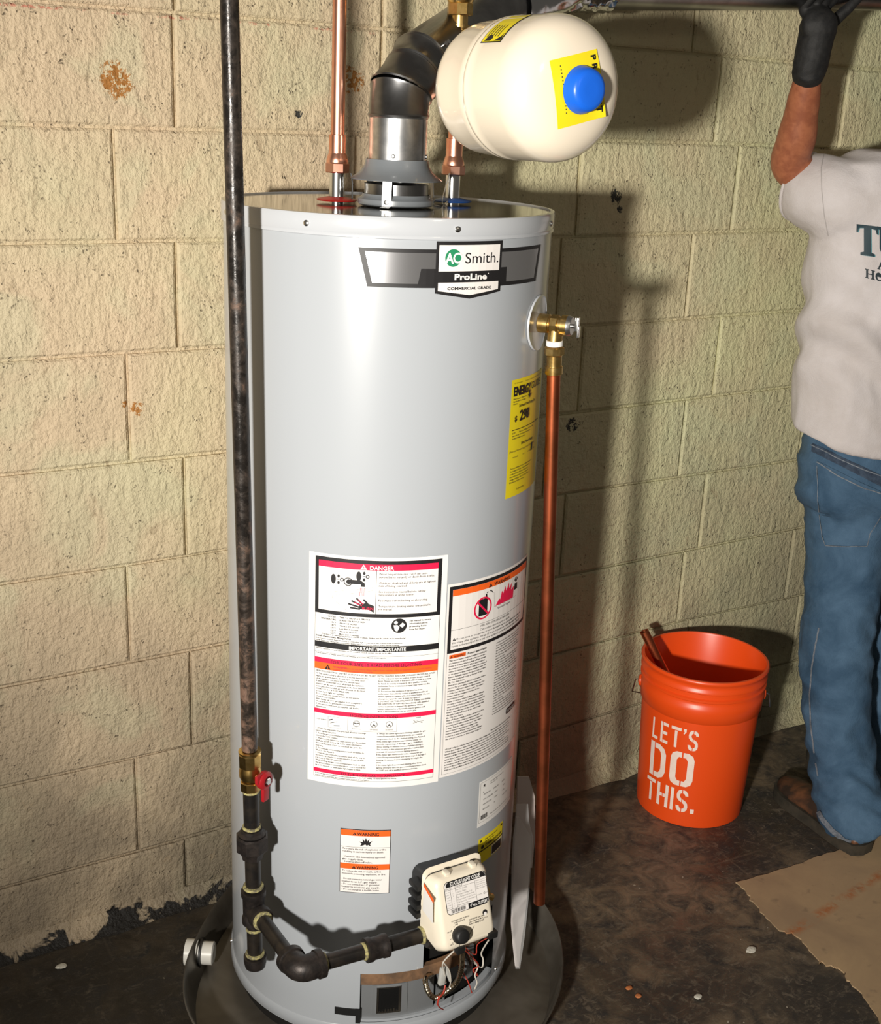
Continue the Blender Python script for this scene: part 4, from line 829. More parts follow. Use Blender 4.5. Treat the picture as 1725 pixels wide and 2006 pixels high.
bm = bmesh.new(); add_lathe(bm, [(.0150, 0), (.0205, .001), (.0205, .010), (.0185, .013), (.0185, .028), (.0200, .031), (.0200, .040), (.0150, .041)], X_(LT * .44), gx, 28); add_box(bm, X_(LT * .44 + .02) + Vector((0, -.016, .004)), (.030, .004, .003), None, .001); obj('coupling', bm, M['castiron'], gf)
bm = bmesh.new(); add_cyl(bm, X_(LT * .50), X_(LT - .003), .0130, seg=28); obj('nipple', bm, M['iron'], gf)
dop = [(G(1616), gd, .0165), (G(1733), gd, .0185), (G(1815), gd, .0155), (G(1864), gd, .0175), (TE + Vector((0, -.035, 0)), Vector((0, -1, 0)), .0180), (X_(.012), gx, .0170), (X_(LT * .44 - .005), gx, .0155), (X_(LT - .010), gx, .0160), (G(1545), gd, .0155)]
for p_, d_, r_ in dop:
    bm = bmesh.new(); add_lathe(bm, [(.0128, 0), (r_ - .0008, .001), (r_ - .0003, .003), (r_ - .0006, .005), (.0128, .0065)], p_, d_, 24)
    for v in bm.verts: v.co += v.co.normalized() * .0
    obj('thread_sealant', bm, M['dope'], gf)

# ------------------------------------------------------------------ gas control valve
FT, FB = (1.480, .419), (1.437, .301)   # (y, z) of top and bottom of the sloped face
gv = empty('gas_control', Vector((.99, 1.50, .30)), 'cream gas control box with black dial on the heater front', 'gas control')
XL, XR = .946, 1.052
fup = Vector((0, FT[0] - FB[0], FT[1] - FB[1])).normalized(); frt = Vector((1, 0, 0)); fn = frt.cross(fup).normalized(); fn = fn if fn.y < 0 else -fn
FO = Vector((XL, FT[0], FT[1])); FH = math.hypot(FT[0] - FB[0], FT[1] - FB[1]); FW = XR - XL
def fm(u, v, l): return FO + frt * u - fup * v + fn * l
def rrect(u0, v0, u1, v1, r, n=5):
    P_ = []
    for (cu, cv, a0) in ((u1 - r, v0 + r, -PI / 2), (u1 - r, v1 - r, 0), (u0 + r, v1 - r, PI / 2), (u0 + r, v0 + r, PI)):
        for i in range(n + 1): a = a0 + PI / 2 * i / n; P_.append((cu + r * math.cos(a), cv + r * math.sin(a)))
    return P_
def loft(bm, loops, cap=True):
    R_ = [[bm.verts.new(p) for p in lp] for lp in loops]; n = len(R_[0])
    for A_, B_ in zip(R_, R_[1:]):
        for i in range(n): bm.faces.new((A_[i], A_[(i + 1) % n], B_[(i + 1) % n], B_[i]))
    if cap: bm.faces.new(R_[0]); bm.faces.new(R_[-1][::-1])
    return bm
bm = bmesh.new(); outl = rrect(0, 0, FW, FH, .014)
def inset(P_, k): cu, cv = FW / 2, FH / 2; return [(cu + (u - cu) * (1 - k / cu), cv + (v - cv) * (1 - k / cv)) for u, v in P_]
loft(bm, [[Vector((fm(u, v, 0).x, 1.508, fm(u, v, 0).z)) for u, v in inset(outl, -.006)], [fm(u, v, -.026) for u, v in inset(outl, -.004)], [fm(u, v, -.008) for u, v in outl], [fm(u, v, -.002) for u, v in inset(outl, .004)], [fm(u, v, 0) for u, v in inset(outl, .009)]])
body = obj('cover', bm, M['creamplastic'], gv, angle=50)
bm = bmesh.new()
bm.free()
for u in (.030, .082): bm = bmesh.new(); add_box(bm, fm(u, -.002, -.010), (.010, .014, .008), None, .002); obj('cover_clip', bm, M['creamplastic'], gv)
bm = bmesh.new()
o2 = rrect(-.004, .004, FW + .002, FH - .012, .016); o3 = rrect(.006, .022, FW - .004, FH - .02, .016)
loft(bm, [[Vector((fm(u, v, 0).x, 1.560, fm(u, v, 0).z)) for u, v in o3], [Vector((fm(u, v, 0).x, 1.503, fm(u, v, 0).z)) for u, v in o2]])
for z in (.388, .370, .350, .334): add_box(bm, (XL - .006, 1.522, z), (.018, .03, .011), None, .003)
obj('back_casting', bm, M['blackpl'], gv)
bm = bmesh.new(); add_cyl(bm, IN - gx * .002, IN + gx * .014, .0235, seg=24, bev=.002); hexprof(bm, IN + gx * .001, IN + gx * .012, .0265, 8); add_cyl(bm, IN + gx * .010, IN + gx * .05, .020, seg=20); obj('inlet_boss', bm, M['castiron'], gv)
S = Sheet(fm, .02)
S.poly('base', rrect(.016, .010, FW - .006, .066, .008), .0004); S.poly('wbg', rrect(.0170, .0110, FW - .0070, .0650, .0072), .0008)
S.poly('bk', [(.0195, .0195)] + rrect(.0170, .0110, FW - .0070, .0200, .0060)[:0] + [(.0200, .0145), (.0245, .0108), (FW - .014, .0108), (FW - .0085, .0145), (FW - .0072, .0195)], .0011)
S.text('wt', 'STATUS LIGHT CODE', .058, .0180, .0062, w=.060, al='C', bold=.03, lift=.0014)
S.poly('bk', [(.058, .0560), (FW - .0070, .0560), (FW - .0090, .0625), (FW - .014, .0655), (.058, .0655)], .0011); S.text('wt', '4" w.c. OUTLET', .0785, .0630, .0048, w=.035, al='C', bold=.03, lift=.0014)
for u in (.0270, .0370, .0760): S.rect('ink', u, .0200, u + .0004, .0560, .0011)
for v in (.0240, .0560): S.rect('ink', .0170, v, (.0760 if v < .03 else .058), v + .0004, .0011)
S.text('bk', 'FLASHES', .0175, .0232, .0024); S.text('bk', 'STATUS', .0385, .0232, .0026, bold=.02)
for i, t in enumerate(('Normal / Standby', 'Low Gas Supply', 'Thermopile Voltage Low', 'High Temperature Shutdown', 'Temperature Sensor Failure', 'Gas Control or Valve Failure', 'Flame Sensed Error')): S.text('ink', t, .0385, .0285 + .0043 * i, .0024, w=min(.036, len(t) * .0014)); S.text('ink', str(i + 1), .0310, .0285 + .0043 * i, .0022); S.rect('ink', .0185, .0275 + .0043 * i, .0255, .0278 + .0043 * i, .0011)
for i in range(5): S.text('ink', ('Flashes are in blue.', 'See service manual for', 'troubleshooting. Do not', 'use tools on this knob.', 'Shut off supply first.')[i], .0780, .0240 + .0034 * i, .0020)
S.text('ink', 'HEATER', .0780, .0485, .0020); S.ringd('ink', .0920, .0475, .0014, .0019, .0012, 12); S.text('ink', 'LED', .0960, .0485, .0020)
for i in range(16): S.rect('bk', .0245 + .0018 * i, .0575, .0245 + .0018 * i + (.0011 if i % 3 else .0006), .0635, .0011)
S.disc('bk', .0880, .0800, .0048, .0008); S.disc('wbg', .0880, .0820, .0030, .0012); S.text('ink', 'STATUS', .0830, .0895, .0018)
S.text('ink', 'TO TURN OFF PUSH IN', .0210, .0780, .0024); S.text('ink', 'AND ROTATE', .0260, .0815, .0024); S.para('ink', ['CAUTION: hot water', 'can scald. See label', 'before changing dial.'], .0550, .0850, .0024, .0036)
S.line('ink', (.0480, .1120), (.0640, .0960), .0009); S.line('ink', (.0400, .1120), (.0480, .1120), .0009)
for i in range(8): a = PI * .55 + i * .42; S.line('ink', (.0330 + .0165 * math.cos(a), .1020 + .0165 * math.sin(a)), (.0330 + .0190 * math.cos(a), .1020 + .0190 * math.sin(a)), .0007)
S.text('ink', 'OFF', .0270, .0850, .0024); S.text('ink', 'PILOT', .0110, .0935, .0022); S.text('ink', 'HOT', .0130, .1150, .0022)
S.done(gv, 'status_label', NM, M['black'])
S = Sheet(lambda u, v, l: Vector((XL - .0062 - l, 1.452 + u * .9, .405 - v)), .05); 
bm = bmesh.new(); kc = fm(.0330, .1020, 0); add_lathe(bm, [(.0140, 0), (.0150, .002), (.0145, .007), (.0118, .015), (.009, .0165), (0, .0168)], kc, fn, 36); obj('dial', bm, M['blackpl'], gv, angle=50)
bm = bmesh.new(); add_box(bm, fm(.034, FH + .003, -.008), (.014, .012, .014), None, .001); obj('connector', bm, M['blackpl'], gv); bm = bmesh.new(); add_box(bm, fm(.098, FH - .004, -.004), (.018, .012, .012), None, .001); obj('connector', bm, M['blackpl'], gv)
bm = bmesh.new(); ob = Vector((XR + .004, 1.50, .345)); add_cyl(bm, ob - Vector((.01, 0, 0)), ob + Vector((.014, 0, 0)), .011, seg=20); hexprof(bm, ob + Vector((.004, 0, 0)), ob + Vector((.012, 0, 0)), .014); add_cyl(bm, ob + Vector((.01, -.004, -.006)), ob + Vector((.022, -.006, -.012)), .006, seg=14); obj('outlet_fitting', bm, M['brass'], gv)
# side stickers of the cover
bm = bmesh.new(); add_prism(bm, [Vector((XL - .0066, 1.470, .392)), Vector((XL - .0066, 1.500, .402)), Vector((XL - .0066, 1.500, .350)), Vector((XL - .0066, 1.466, .345))], (-.0004, 0, 0)); ss = obj('side_sticker', bm, M['white'], gv, smooth=False)
bm = bmesh.new(); add_prism(bm, [Vector((XL - .0071, 1.466, .392)), Vector((XL - .0071, 1.500, .404)), Vector((XL - .0071, 1.500, .398)), Vector((XL - .0071, 1.467, .384))], (-.0003, 0, 0)); obj('orange_stripe', bm, M['orange'], ss, smooth=False)
# flexible burner tube, wires
ftop = Vector((1.010, 1.480, .322)); pth = smooth_path([ftop + Vector((0, 0, .01)), ftop, at(905, 1880, 1.492), at(902, 1905, 1.500), at(893, 1925, 1.512), at(872, 1944, 1.520), at(852, 1955, 1.524), at(838, 1942, 1.530), at(833, 1918, 1.545), tp(26, .150, R - .01), tp(29, .155, R - .03)], 14)
bm = bmesh.new(); rr_ = [.0050 + .0004 * math.sin(i * 1.9) for i in range(len(pth))]; rr_[:16] = [.0105] * 10 + [.008] * 6; add_tube(bm, pth, rr_, 12); obj('flexible_burner_tube', bm, mat('flex_tube', (.62, .54, .40), .22, 1), gv)
def wire(pts, r, mt, nm_='wire'): bm = bmesh.new(); add_tube(bm, smooth_path(pts, 6), r, 6); obj(nm_, bm, mt, gv)
wire([fm(.034, FH, -.01), at(868, 1885, 1.485), at(870, 1905, 1.50), at(873, 1925, 1.515)], .0014, M['wirew']); wire([at(868, 1885, 1.484), at(880, 1902, 1.490), at(882, 1925, 1.505), at(876, 1945, 1.53)], .0012, M['wirew'])
wire([fm(.098, FH, -.006), at(943, 1865, 1.49), at(946, 1880, 1.495), at(941, 1895, 1.51), tp(49, .13, R - .03)], .0014, M['wirew']); wire([fm(.095, FH, -.006), at(935, 1850, 1.49), at(930, 1870, 1.50), tp(44, .17, R - .03)], .0010, M['wirer'])
wire([tp(46, .15, R - .03), at(934, 1890, 1.50), at(930, 1910, 1.50), at(934, 1925, 1.50), at(929, 1938, 1.508)], .0013, M['wirew']); wire([tp(45, .16, R - .03), at(936, 1888, 1.50), at(926, 1900, 1.50), at(936, 1912, 1.50), at(930, 1902, 1.503)], .0012, M['wirer'])
wire([at(872, 1930, 1.515), at(868, 1945, 1.510), at(860, 1955, 1.505), at(856, 1968, 1.508)], .0016, M['wirer']); wire([at(858, 1952, 1.504), at(858, 1970, 1.51), at(868, 1978, 1.525)], .0012, M['wirer']); wire([tp(41, .14, R - .025), at(915, 1920, 1.51), at(924, 1945, 1.512)], .0011, M['wirer'])
wire([at(905, 1888, 1.51), at(912, 1893, 1.50), at(922, 1890, 1.51), tp(47, .15, R - .03)], .0028, M['blackpl'])
bm = bmesh.new(); q = at(866, 1912, 1.508); add_box(bm, q, (.011, .009, .034), Matrix.Rotation(.12, 3, 'Y'), .002); q2 = at(877, 1908, 1.505); add_box(bm, q2, (.006, .006, .036), Matrix.Rotation(-.35, 3, 'Y'), .002); obj('igniter_connector', bm, M['wirepl'], gv)

# ------------------------------------------------------------------ drain pan
pc = Vector((1.005, 1.765, 0)); PR = [(450, 1738), (415, 1800), (385, 1840), (372, 1880), (363, 1930), (366, 1970), (380, 2006)]; PR2 = [(1062, 1768), (1080, 1800), (1094, 1850), (1098, 1890), (1090, 1940), (1060, 2006)]
an, ra = [], []
for q in PR + PR2:
    w = atz(*q, .065) - pc; an.append(math.atan2(w.y, w.x)); ra.append(math.hypot(w.x, w.y))
for a, r in ((math.radians(70), .385), (math.radians(95), .388), (math.radians(40), .385), (math.radians(-88), .372), (math.radians(-110), .372), (math.radians(-135), .375)): an.append(a); ra.append(r)
o_ = np.argsort(an); an = np.array(an)[o_]; ra = np.array(ra)[o_]
an3 = np.concatenate([an - 2 * PI, an, an + 2 * PI]); ra3 = np.tile(ra, 3)
def prad(a):
    return float(np.mean([np.interp(a + d, an3, ra3) for d in (-.2, -.1, 0, .1, .2)]))
n = 96; prof = [(0, .004, 0), (-.045, .004, 0), (-.018, .006, 0), (-.008, .030, 0), (0, .064, 0), (.003, .067, 0), (.005, .064, 0), (.003, .060, 0), (-.006, .030, 0), (-.016, .001, 0), (0, .001, 0)]
bm = bmesh.new(); rg = []
for k, (dr_, z, _) in enumerate(prof):
    if k in (0, len(prof) - 1): rg.append([bm.verts.new(pc + up * z)]); continue
    rg.append([bm.verts.new((min(pc.x + (prad(2 * PI * i / n - PI) + dr_) * math.cos(2 * PI * i / n - PI), 9), min(pc.y + (prad(2 * PI * i / n - PI) + dr_) * math.sin(2 * PI * i / n - PI), D - .010), z)) for i in range(n)])
for A_, B_ in zip(rg, rg[1:]):
    for i in range(n):
        j = (i + 1) % n
        if len(A_) == 1: bm.faces.new((A_[0], B_[i], B_[j]))
        elif len(B_) == 1: bm.faces.new((A_[i], A_[j], B_[0]))
        else: bm.faces.new((A_[i], A_[j], B_[j], B_[i]))
pan = obj('drain_pan', bm, M['pan'], origin=pc, angle=50); tag(pan, 'round grey metal drain pan under the water heater', 'drain pan')
pw = atz(384, 1868, .033); pd_ = (pw - (pc + up * .033)).normalized(); pd_.z = 0; pw = pc + up * .036 + pd_ * (prad(math.atan2(pd_.y, pd_.x)) - .004)
bm = bmesh.new(); add_lathe(bm, [(.0170, -.030), (.0225, -.028), (.0225, -.006), (.0170, -.006), (.0170, -.030)], pw, pd_, 28, cap=False); add_lathe(bm, [(.0170, .002), (.0255, .002), (.0255, .026), (.0170, .026), (.0170, .002)], pw, pd_, 28, cap=False); add_lathe(bm, [(.0170, -.026), (.0170, .020)], pw, pd_, 24)
obj('drain_fitting', bm, M['pvc'], pan, 'white plastic drain fitting')
bm = bmesh.new(); add_lathe(bm, [(.0180, -.007), (.0290, -.007), (.0290, -.003), (.0180, -.003)], pw, pd_, 28); obj('gasket', bm, M['blackpl'], pan)

# ------------------------------------------------------------------ manual in its bag, taped to the side
mb = empty('manual_packet', tp(76, .10, R + .01), 'folded instruction booklet in a clear bag hanging between heater and copper pipe', 'booklet')
def strip(name, pxs, mt, y0, thick=.003, lab=None):
    """pxs rows of (xl, xr, py, dyl, dyr)"""
    bm = bmesh.new(); F_, B_ = [], []
    for xl, xr, py, dl, dr2 in pxs:
        a, b = at(xl, py, y0 + dl), at(xr, py, y0 + dr2); m_ = a.lerp(b, .5)
        F_.append([bm.verts.new(p) for p in (a, m_, b)]); B_.append([bm.verts.new(p + Vector((0, thick, 0))) for p in (a, m_, b)])
    for r0, r1, s in [(F_[i], F_[i + 1], 1) for i in range(len(F_) - 1)] + [(B_[i], B_[i + 1], -1) for i in range(len(F_) - 1)]:
        for k in range(2): bm.faces.new((r0[k], r0[k + 1], r1[k + 1], r1[k]))
    for i in range(len(F_) - 1):
        bm.faces.new((F_[i][0], F_[i + 1][0], B_[i + 1][0], B_[i][0])); bm.faces.new((F_[i][2], F_[i + 1][2], B_[i + 1][2], B_[i][2]))
    for i in (0, -1):
        for k in range(2): bm.faces.new((F_[i][k], F_[i][k + 1], B_[i][k + 1], B_[i][k]))
    return obj(name, bm, mt, mb, lab)
strip('booklet_back', [(1014, 1036, 1522, .02, .01), (1013, 1047, 1560, .02, .0), (1012, 1048, 1600, .02, .0), (1012, 1047, 1650, .02, .0), (1010, 1042, 1700, .02, .0)], M['paper'], 1.76)
strip('booklet', [(1012, 1018, 1602, .0, .0), (1011, 1030, 1622, .0, .0), (1008, 1040, 1640, .0, -.005), (1006, 1038, 1700, -.02, -.025), (1004, 1032, 1760, -.05, -.055), (1003, 1026, 1810, -.08, -.08), (1006, 1020, 1850, -.10, -.10), (1011, 1016, 1895, -.125, -.125)], M['paper2'], 1.735, .005)
strip('clear_bag', [(1011, 1034, 1575, .0, .0), (1009, 1036, 1610, .0, .0), (1005, 1044, 1640, .0, -.01), (1002, 1040, 1700, -.02, -.03), (1001, 1034, 1770, -.055, -.06), (1003, 1028, 1830, -.088, -.088), (1010, 1018, 1898, -.127, -.127)], M['bag'], 1.725, .0012)

# ------------------------------------------------------------------ bucket with offcut of pipe
BC = Vector((2.022, 1.980, 0.0005)); BH = .400; rb, rt = .131, .1475
bk = empty('bucket', BC, 'orange plastic bucket with white stencilled words standing against the wall', 'bucket')
bm = bmesh.new(); rw = lambda z: rb + (rt - rb) * z / BH
add_lathe(bm, [(0, .004), (rb - .006, .004), (rb - .001, 0), (rb, .006), (rw(.285), .285), (rw(.287) + .004, .288), (rw(.30) + .0055, .315), (rw(.32) + .0055, .330), (rw(.33) + .0020, .333), (rw(.34) + .0020, .343), (rw(.345) + .0062, .346), (rw(.35) + .0062, .351), (rw(.35) + .0020, .354), (rw(.36) + .0020, .365), (rw(.37) + .0060, .368), (rw(.37) + .0060, .373), (rw(.38) + .0020, .377), (rw(.39) + .0025, .388), (rt + .0065, .392), (rt + .0065, .397), (rt + .004, BH), (rt - .0010, BH), (rt - .003, .396), (rw(.2) - .003, .2), (rb - .003, .012), (0, .010)], BC, seg=80, cap=False)
obj('shell', bm, M['bucket'], bk, angle=50)
BAZ = math.atan2(BC.x, BC.y)
def bmapf(u, v, l): # v = height z; u arc from camera-facing direction
    a = u / .139; z = v; t = a; d = Vector((-math.sin(BAZ) * math.cos(t) + math.cos(BAZ) * math.sin(t), -math.cos(BAZ) * math.cos(t) - math.sin(BAZ) * math.sin(t), 0)); return BC + up * z + d * (rw(z) + .0006 + l)
class Sten:
    """stencil letters from strokes in a unit cell (x right 0..w, y up 0..1)"""
    def __init__(s, S, u, z, h, sx): s.S, s.u, s.z, s.h, s.sx = S, u, z, h, sx
    def P(s, pts): s.S.poly('bk', [(s.u + x * s.sx, s.z + y * s.h) for x, y in pts], .0004)
    def arcq(s, cx_, cy_, rx0, ry0, rx1, ry1, a0, a1, n=6):
        o = [(cx_ + rx1 * math.cos(a0 + (a1 - a0) * i / n), cy_ + ry1 * math.sin(a0 + (a1 - a0) * i / n)) for i in range(n + 1)]; q = [(cx_ + rx0 * math.cos(a1 + (a0 - a1) * i / n), cy_ + ry0 * math.sin(a1 + (a0 - a1) * i / n)) for i in range(n + 1)]; s.P(o + q)
    def R(s, x0, y0, x1, y1): s.P([(x0, y0), (x1, y0), (x1, y1), (x0, y1)])
S = Sheet(bmapf, .008)
def letter(ch, u, z, h, sx):
    q = Sten(S, u, z, h, sx); t = .26; tv_ = .15; g = .05
    if ch == 'L': q.R(0, 0, t, 1); q.R(t, 0, .85, tv_)
    if ch == 'E': q.R(0, 0, t, 1); q.R(t + g, 0, .9, tv_); q.R(t + g, .42, .8, .42 + tv_); q.R(t + g, 1 - tv_, .9, 1)
    if ch == 'T': q.R(0, 1 - tv_, 1, 1); q.R(.37, 0, .63, 1 - tv_ - g * .7)
    if ch == 'I': q.R(0, 0, t, 1)
    if ch == 'H': q.R(0, 0, t, 1); q.R(.74, 0, 1, 1); q.R(t, .43, .47, .43 + tv_); q.R(.53, .43, .74, .43 + tv_)
    if ch == "'": q.P([(0, 1), (.26, 1), (.26, .86), (.06, .72), (0, .76), (.10, .86), (0, .88)])
    if ch == '.': q.R(0, 0, .30, .2)
    if ch == 'O':
        for sx_ in (-1, 1):
            c_ = .5 + sx_ * .03
            pts = [(c_, 1), (c_ + sx_ * .22, 1), (c_ + sx_ * .40, .93), (c_ + sx_ * .47, .80), (c_ + sx_ * .47, .20), (c_ + sx_ * .40, .07), (c_ + sx_ * .22, 0), (c_, 0), (c_, .15), (c_ + sx_ * .12, .15), (c_ + sx_ * .20, .24), (c_ + sx_ * .20, .76), (c_ + sx_ * .12, .85), (c_, .85)]
            q.P(pts)
    if ch == 'D':
        q.R(0, 0, t, 1)
        q.P([(t + g, 1), (.60, 1), (.85, .92), (.97, .76), (.97, .24), (.85, .08), (.60, 0), (t + g, 0), (t + g, .15), (.55, .15), (.66, .22), (.70, .32), (.70, .68), (.66, .78), (.55, .85), (t + g, .85)])
    if ch == 'S':
        q.P([(.44, 1), (.24, .98), (.07, .88), (.02, .74), (.06, .60), (.20, .51), (.44, .44), (.44, .60), (.33, .65), (.28, .73), (.33, .82), (.44, .85)]); q.P([(.51, 1), (.76, .97), (.92, .86), (.96, .74), (.72, .74), (.66, .82), (.51, .85)])
        q.P([(.51, 0), (.76, .03), (.93, .13), (.97, .27), (.92, .41), (.78, .50), (.51, .58), (.51, .42), (.66, .36), (.71, .27), (.66, .18), (.51, .15)]); q.P([(.44, 0), (.20, .03), (.05, .13), (0, .27), (.26, .27), (.31, .19), (.44, .15)])
def word(w, u0, u1, z, h, ws):
    tot = sum(ws[c_] for c_ in w) + .22 * (len(w) - 1); k = (u1 - u0) / tot; x = u0
    for c_ in w: letter(c_, x, z, h, ws[c_] * k / (1 if c_ not in "I.'L" else 1) if c_ not in "I.'" else k * 1.0); x += (ws[c_] + .22) * k
WS = {'L': .85, 'E': .95, 'T': 1.0, "'": .26, 'S': 1.0, 'D': 1.0, 'O': 1.05, 'H': 1.05, 'I': .26, '.': .30}
word("LET'S", -.114, .008, .212, .055, WS); word('DO', -.116, .004, .111, .092, {'D': 1.0, 'O': 1.15}); word('THIS.', -.122, .016, .040, .062, WS)
S.b['p'] = S.b.pop('bk'); S.done(bk, names={'p': ('lettering', M['bucketprint'])})
ear = Vector((.80, .60, 0)); ear = (Vector((CR.x, CR.y, 0)).normalized() * .985 - Vector((math.sin(BAZ), math.cos(BAZ), 0)) * .17).normalized(); ez = BC + up * .318 + ear * (rw(.318) + .002)
bm = bmesh.new(); add_lathe(bm, [(.015, 0), (.014, .006), (.006, .009), (0, .009)], ez, ear, 20); obj('handle_ear', bm, M['bucket'], bk); bm = bmesh.new(); ez2 = BC + up * .318 - ear * (rw(.318) + .002); add_lathe(bm, [(.015, 0), (.014, .006), (.006, .009), (0, .009)], ez2, -ear, 20); obj('handle_ear', bm, M['bucket'], bk)
bm = bmesh.new(); bdir = Vector((math.sin(BAZ), math.cos(BAZ), 0)); hp_ = [ez + ear * .006 + up * .004, ez + ear * .016 - up * .002] + [BC + up * (.285 - .085 * math.sin(a)) + ear * (.168 * math.cos(a)) + bdir * (.166 * math.sin(a)) for a in np.linspace(.08, PI - .08, 22)] + [ez2 - ear * .016, ez2 - ear * .006 + up * .004]
for i, p in enumerate(hp_): p.y = min(p.y, D - .012)
add_tube(bm, hp_, .0019, 8); obj('bail_wire', bm, M['steel'], bk)
# copper offcut leaning inside
_l = -Vector((CR.x, CR.y, 0)).normalized(); _b = Vector((math.sin(BAZ), math.cos(BAZ), 0)); cpt = BC + up * .400 + _l * .128 + _b * .022
low_ = BC - _l * .095 - _b * .020 + up * .028; tipp = low_ + (cpt - low_) * 1.13; dr_ = (low_ - tipp).normalized()
bm = bmesh.new(); add_lathe(bm, [(.0092, .05), (.0092, 0), (.0111, 0), (.0111, (low_ - tipp).length)], tipp, dr_, 24, cap=False); tag(obj('pipe_offcut', bm, M['copperdull'], origin=low_), 'short copper pipe offcut leaning inside the orange bucket', 'pipe')
# ------------------------------------------------------------------ person at the right, seen from behind
def vol_rings(bm, rings, n=28):
    """rings: (center, rx, ry[, tilt vectors]) horizontal ellipses"""
    R_ = []
    for c, rx, ry in rings: R_.append([bm.verts.new(Vector(c) + Vector((rx * math.cos(2 * PI * i / n), ry * math.sin(2 * PI * i / n), 0))) for i in range(n)])
    for A_, B_ in zip(R_, R_[1:]):
        for i in range(n): bm.faces.new((A_[i], A_[(i + 1) % n], B_[(i + 1) % n], B_[i]))
    bm.faces.new(R_[0]); bm.faces.new(R_[-1]); return bm
def ball(bm, c, r, sc=(1, 1, 1)):
    q = bmesh.ops.create_icosphere(bm, subdivisions=3, radius=r)
    for v in q['verts']: v.co = Vector((v.co.x * sc[0], v.co.y * sc[1], v.co.z * sc[2])) + Vector(c)
def limb(bm, pts, n=6, seg=18, caps=(1, 1)):
    P_ = [Vector(p[0]) for p in pts]; rr = [p[1] for p in pts]; path = smooth_path(P_, n); rs = []
    for i in range(len(path)): t = i / n; k = min(int(t), len(rr) - 2); f = t - k; f = f * f * (3 - 2 * f); rs.append(rr[k] * (1 - f) + rr[k + 1] * f)
    add_tube(bm, path, rs, seg)
    if caps[0]: ball(bm, path[0], rs[0] * .98)
    if caps[1]: ball(bm, path[-1], rs[-1] * .98)
def remesh(name, bm, mt, voxel, smooth=6, parent=None, disp=None, origin=None, label=None):
    bmesh.ops.recalc_face_normals(bm, faces=bm.faces)
    me = bpy.data.meshes.new('tmp'); bm.to_mesh(me); bm.free(); o = bpy.data.objects.new('tmp', me); COL.objects.link(o)
    m_ = o.modifiers.new('r', 'REMESH'); m_.mode = 'VOXEL'; m_.voxel_size = voxel; m_.use_smooth_shade = True
    s_ = o.modifiers.new('s', 'SMOOTH'); s_.iterations = smooth; s_.factor = .5
    bpy.context.view_layer.update(); ev = o.evaluated_get(bpy.context.evaluated_depsgraph_get()); nm_ = bpy.data.meshes.new_from_object(ev)
    bpy.data.objects.remove(o); nm_.name = name
    if disp:
        nv = len(nm_.vertices); co = np.zeros(nv * 3); no = np.zeros(nv * 3); nm_.vertices.foreach_get('co', co); nm_.vertices.foreach_get('normal', no)
        co = co.reshape(-1, 3); no = no.reshape(-1, 3); co = disp(co, no); nm_.vertices.foreach_set('co', co.ravel()); nm_.update()
    nm_.polygons.foreach_set('use_smooth', [True] * len(nm_.polygons)); nm_.materials.clear()
    return link(name, nm_, mt, parent, label, origin)
LEG = [(at(1668, 985, 1.90), .110), (at(1655, 1120, 1.875), .094), (at(1638, 1265, 1.82), .084), (at(1640, 1400, 1.77), .078), (at(1650, 1500, 1.735), .078), (at(1664, 1565, 1.69), .082)]
LEG2 = [((2.50, 1.90, .86), .110), ((2.51, 1.89, .66), .094), ((2.515, 1.85, .45), .082), ((2.50, 1.83, .28), .074), ((2.49, 1.80, .16), .072), ((2.485, 1.79, .075), .074)]
hipc = Vector((2.405, 1.90, .90)); SHO = Vector((2.300, 1.89, 1.480)); ELB = at(1549, 330, 2.010); WRI = at(1587, 124, 1.925); HAN = at(1600, 62, 1.915)
SHO2 = Vector((2.56, 1.91, 1.50)); ELB2 = Vector((2.80, 1.86, 1.60)); WRI2 = Vector((2.72, 1.845, 1.83))
def fol(f0, amp, stretch=(1, 1, 1)):
    def d(co, no):
        o = co.copy()
        for i in range(len(co)):
            p = Vector(co[i]); q = Vector((p.x * stretch[0], p.y * stretch[1], p.z * stretch[2])) * f0
            k = noise.noise(q) + .5 * noise.noise(q * 2.1 + Vector((3, 1, 7))); k = 1 - abs(k) * 2.2
            o[i] += no[i] * amp * k
        return o
    return d
# body: one continuous skin mesh
bm = bmesh.new()
vol_rings(bm, [((2.40, 1.90, .84), .15, .10), ((2.40, 1.90, .95), .155, .11), ((2.39, 1.91, 1.08), .14, .10), ((2.385, 1.91, 1.25), .155, .11), ((2.38, 1.91, 1.40), .17, .115), ((2.40, 1.91, 1.50), .16, .10), ((2.46, 1.92, 1.555), .08, .07), ((2.48, 1.925, 1.60), .056, .058), ((2.495, 1.94, 1.66), .055, .058)])
limb(bm, [(Vector(p), r * .72) for p, r in LEG] + [(LEG[-1][0] + Vector((0, 0, -.01)), .045)]); limb(bm, [(Vector(p), r * .72) for p, r in LEG2] + [(Vector((2.485, 1.79, .06)), .045)])
limb(bm, [(SHO + Vector((.03, 0, 0)), .062), (SHO.lerp(ELB, .5), .048), (ELB, .041), (ELB.lerp(WRI, .30), .043), (ELB.lerp(WRI, .6), .036), (WRI, .026), (HAN, .034)]); limb(bm, [(SHO2 - Vector((.03, 0, 0)), .062), (SHO2.lerp(ELB2, .5), .052), (ELB2, .043), (ELB2.lerp(WRI2, .4), .043), (WRI2, .030), (WRI2 + Vector((0, .01, .05)), .034)])
HD = Vector((2.51, 1.955, 1.735)); ball(bm, HD + Vector((0, -.006, .018)), .088, (.86, 1.06, 1.06)); ball(bm, HD + Vector((0, .022, -.045)), .060, (.92, 1.05, 1.0)); ball(bm, HD + Vector((0, .092, -.014)), .016, (.8, 1.2, 1.7))
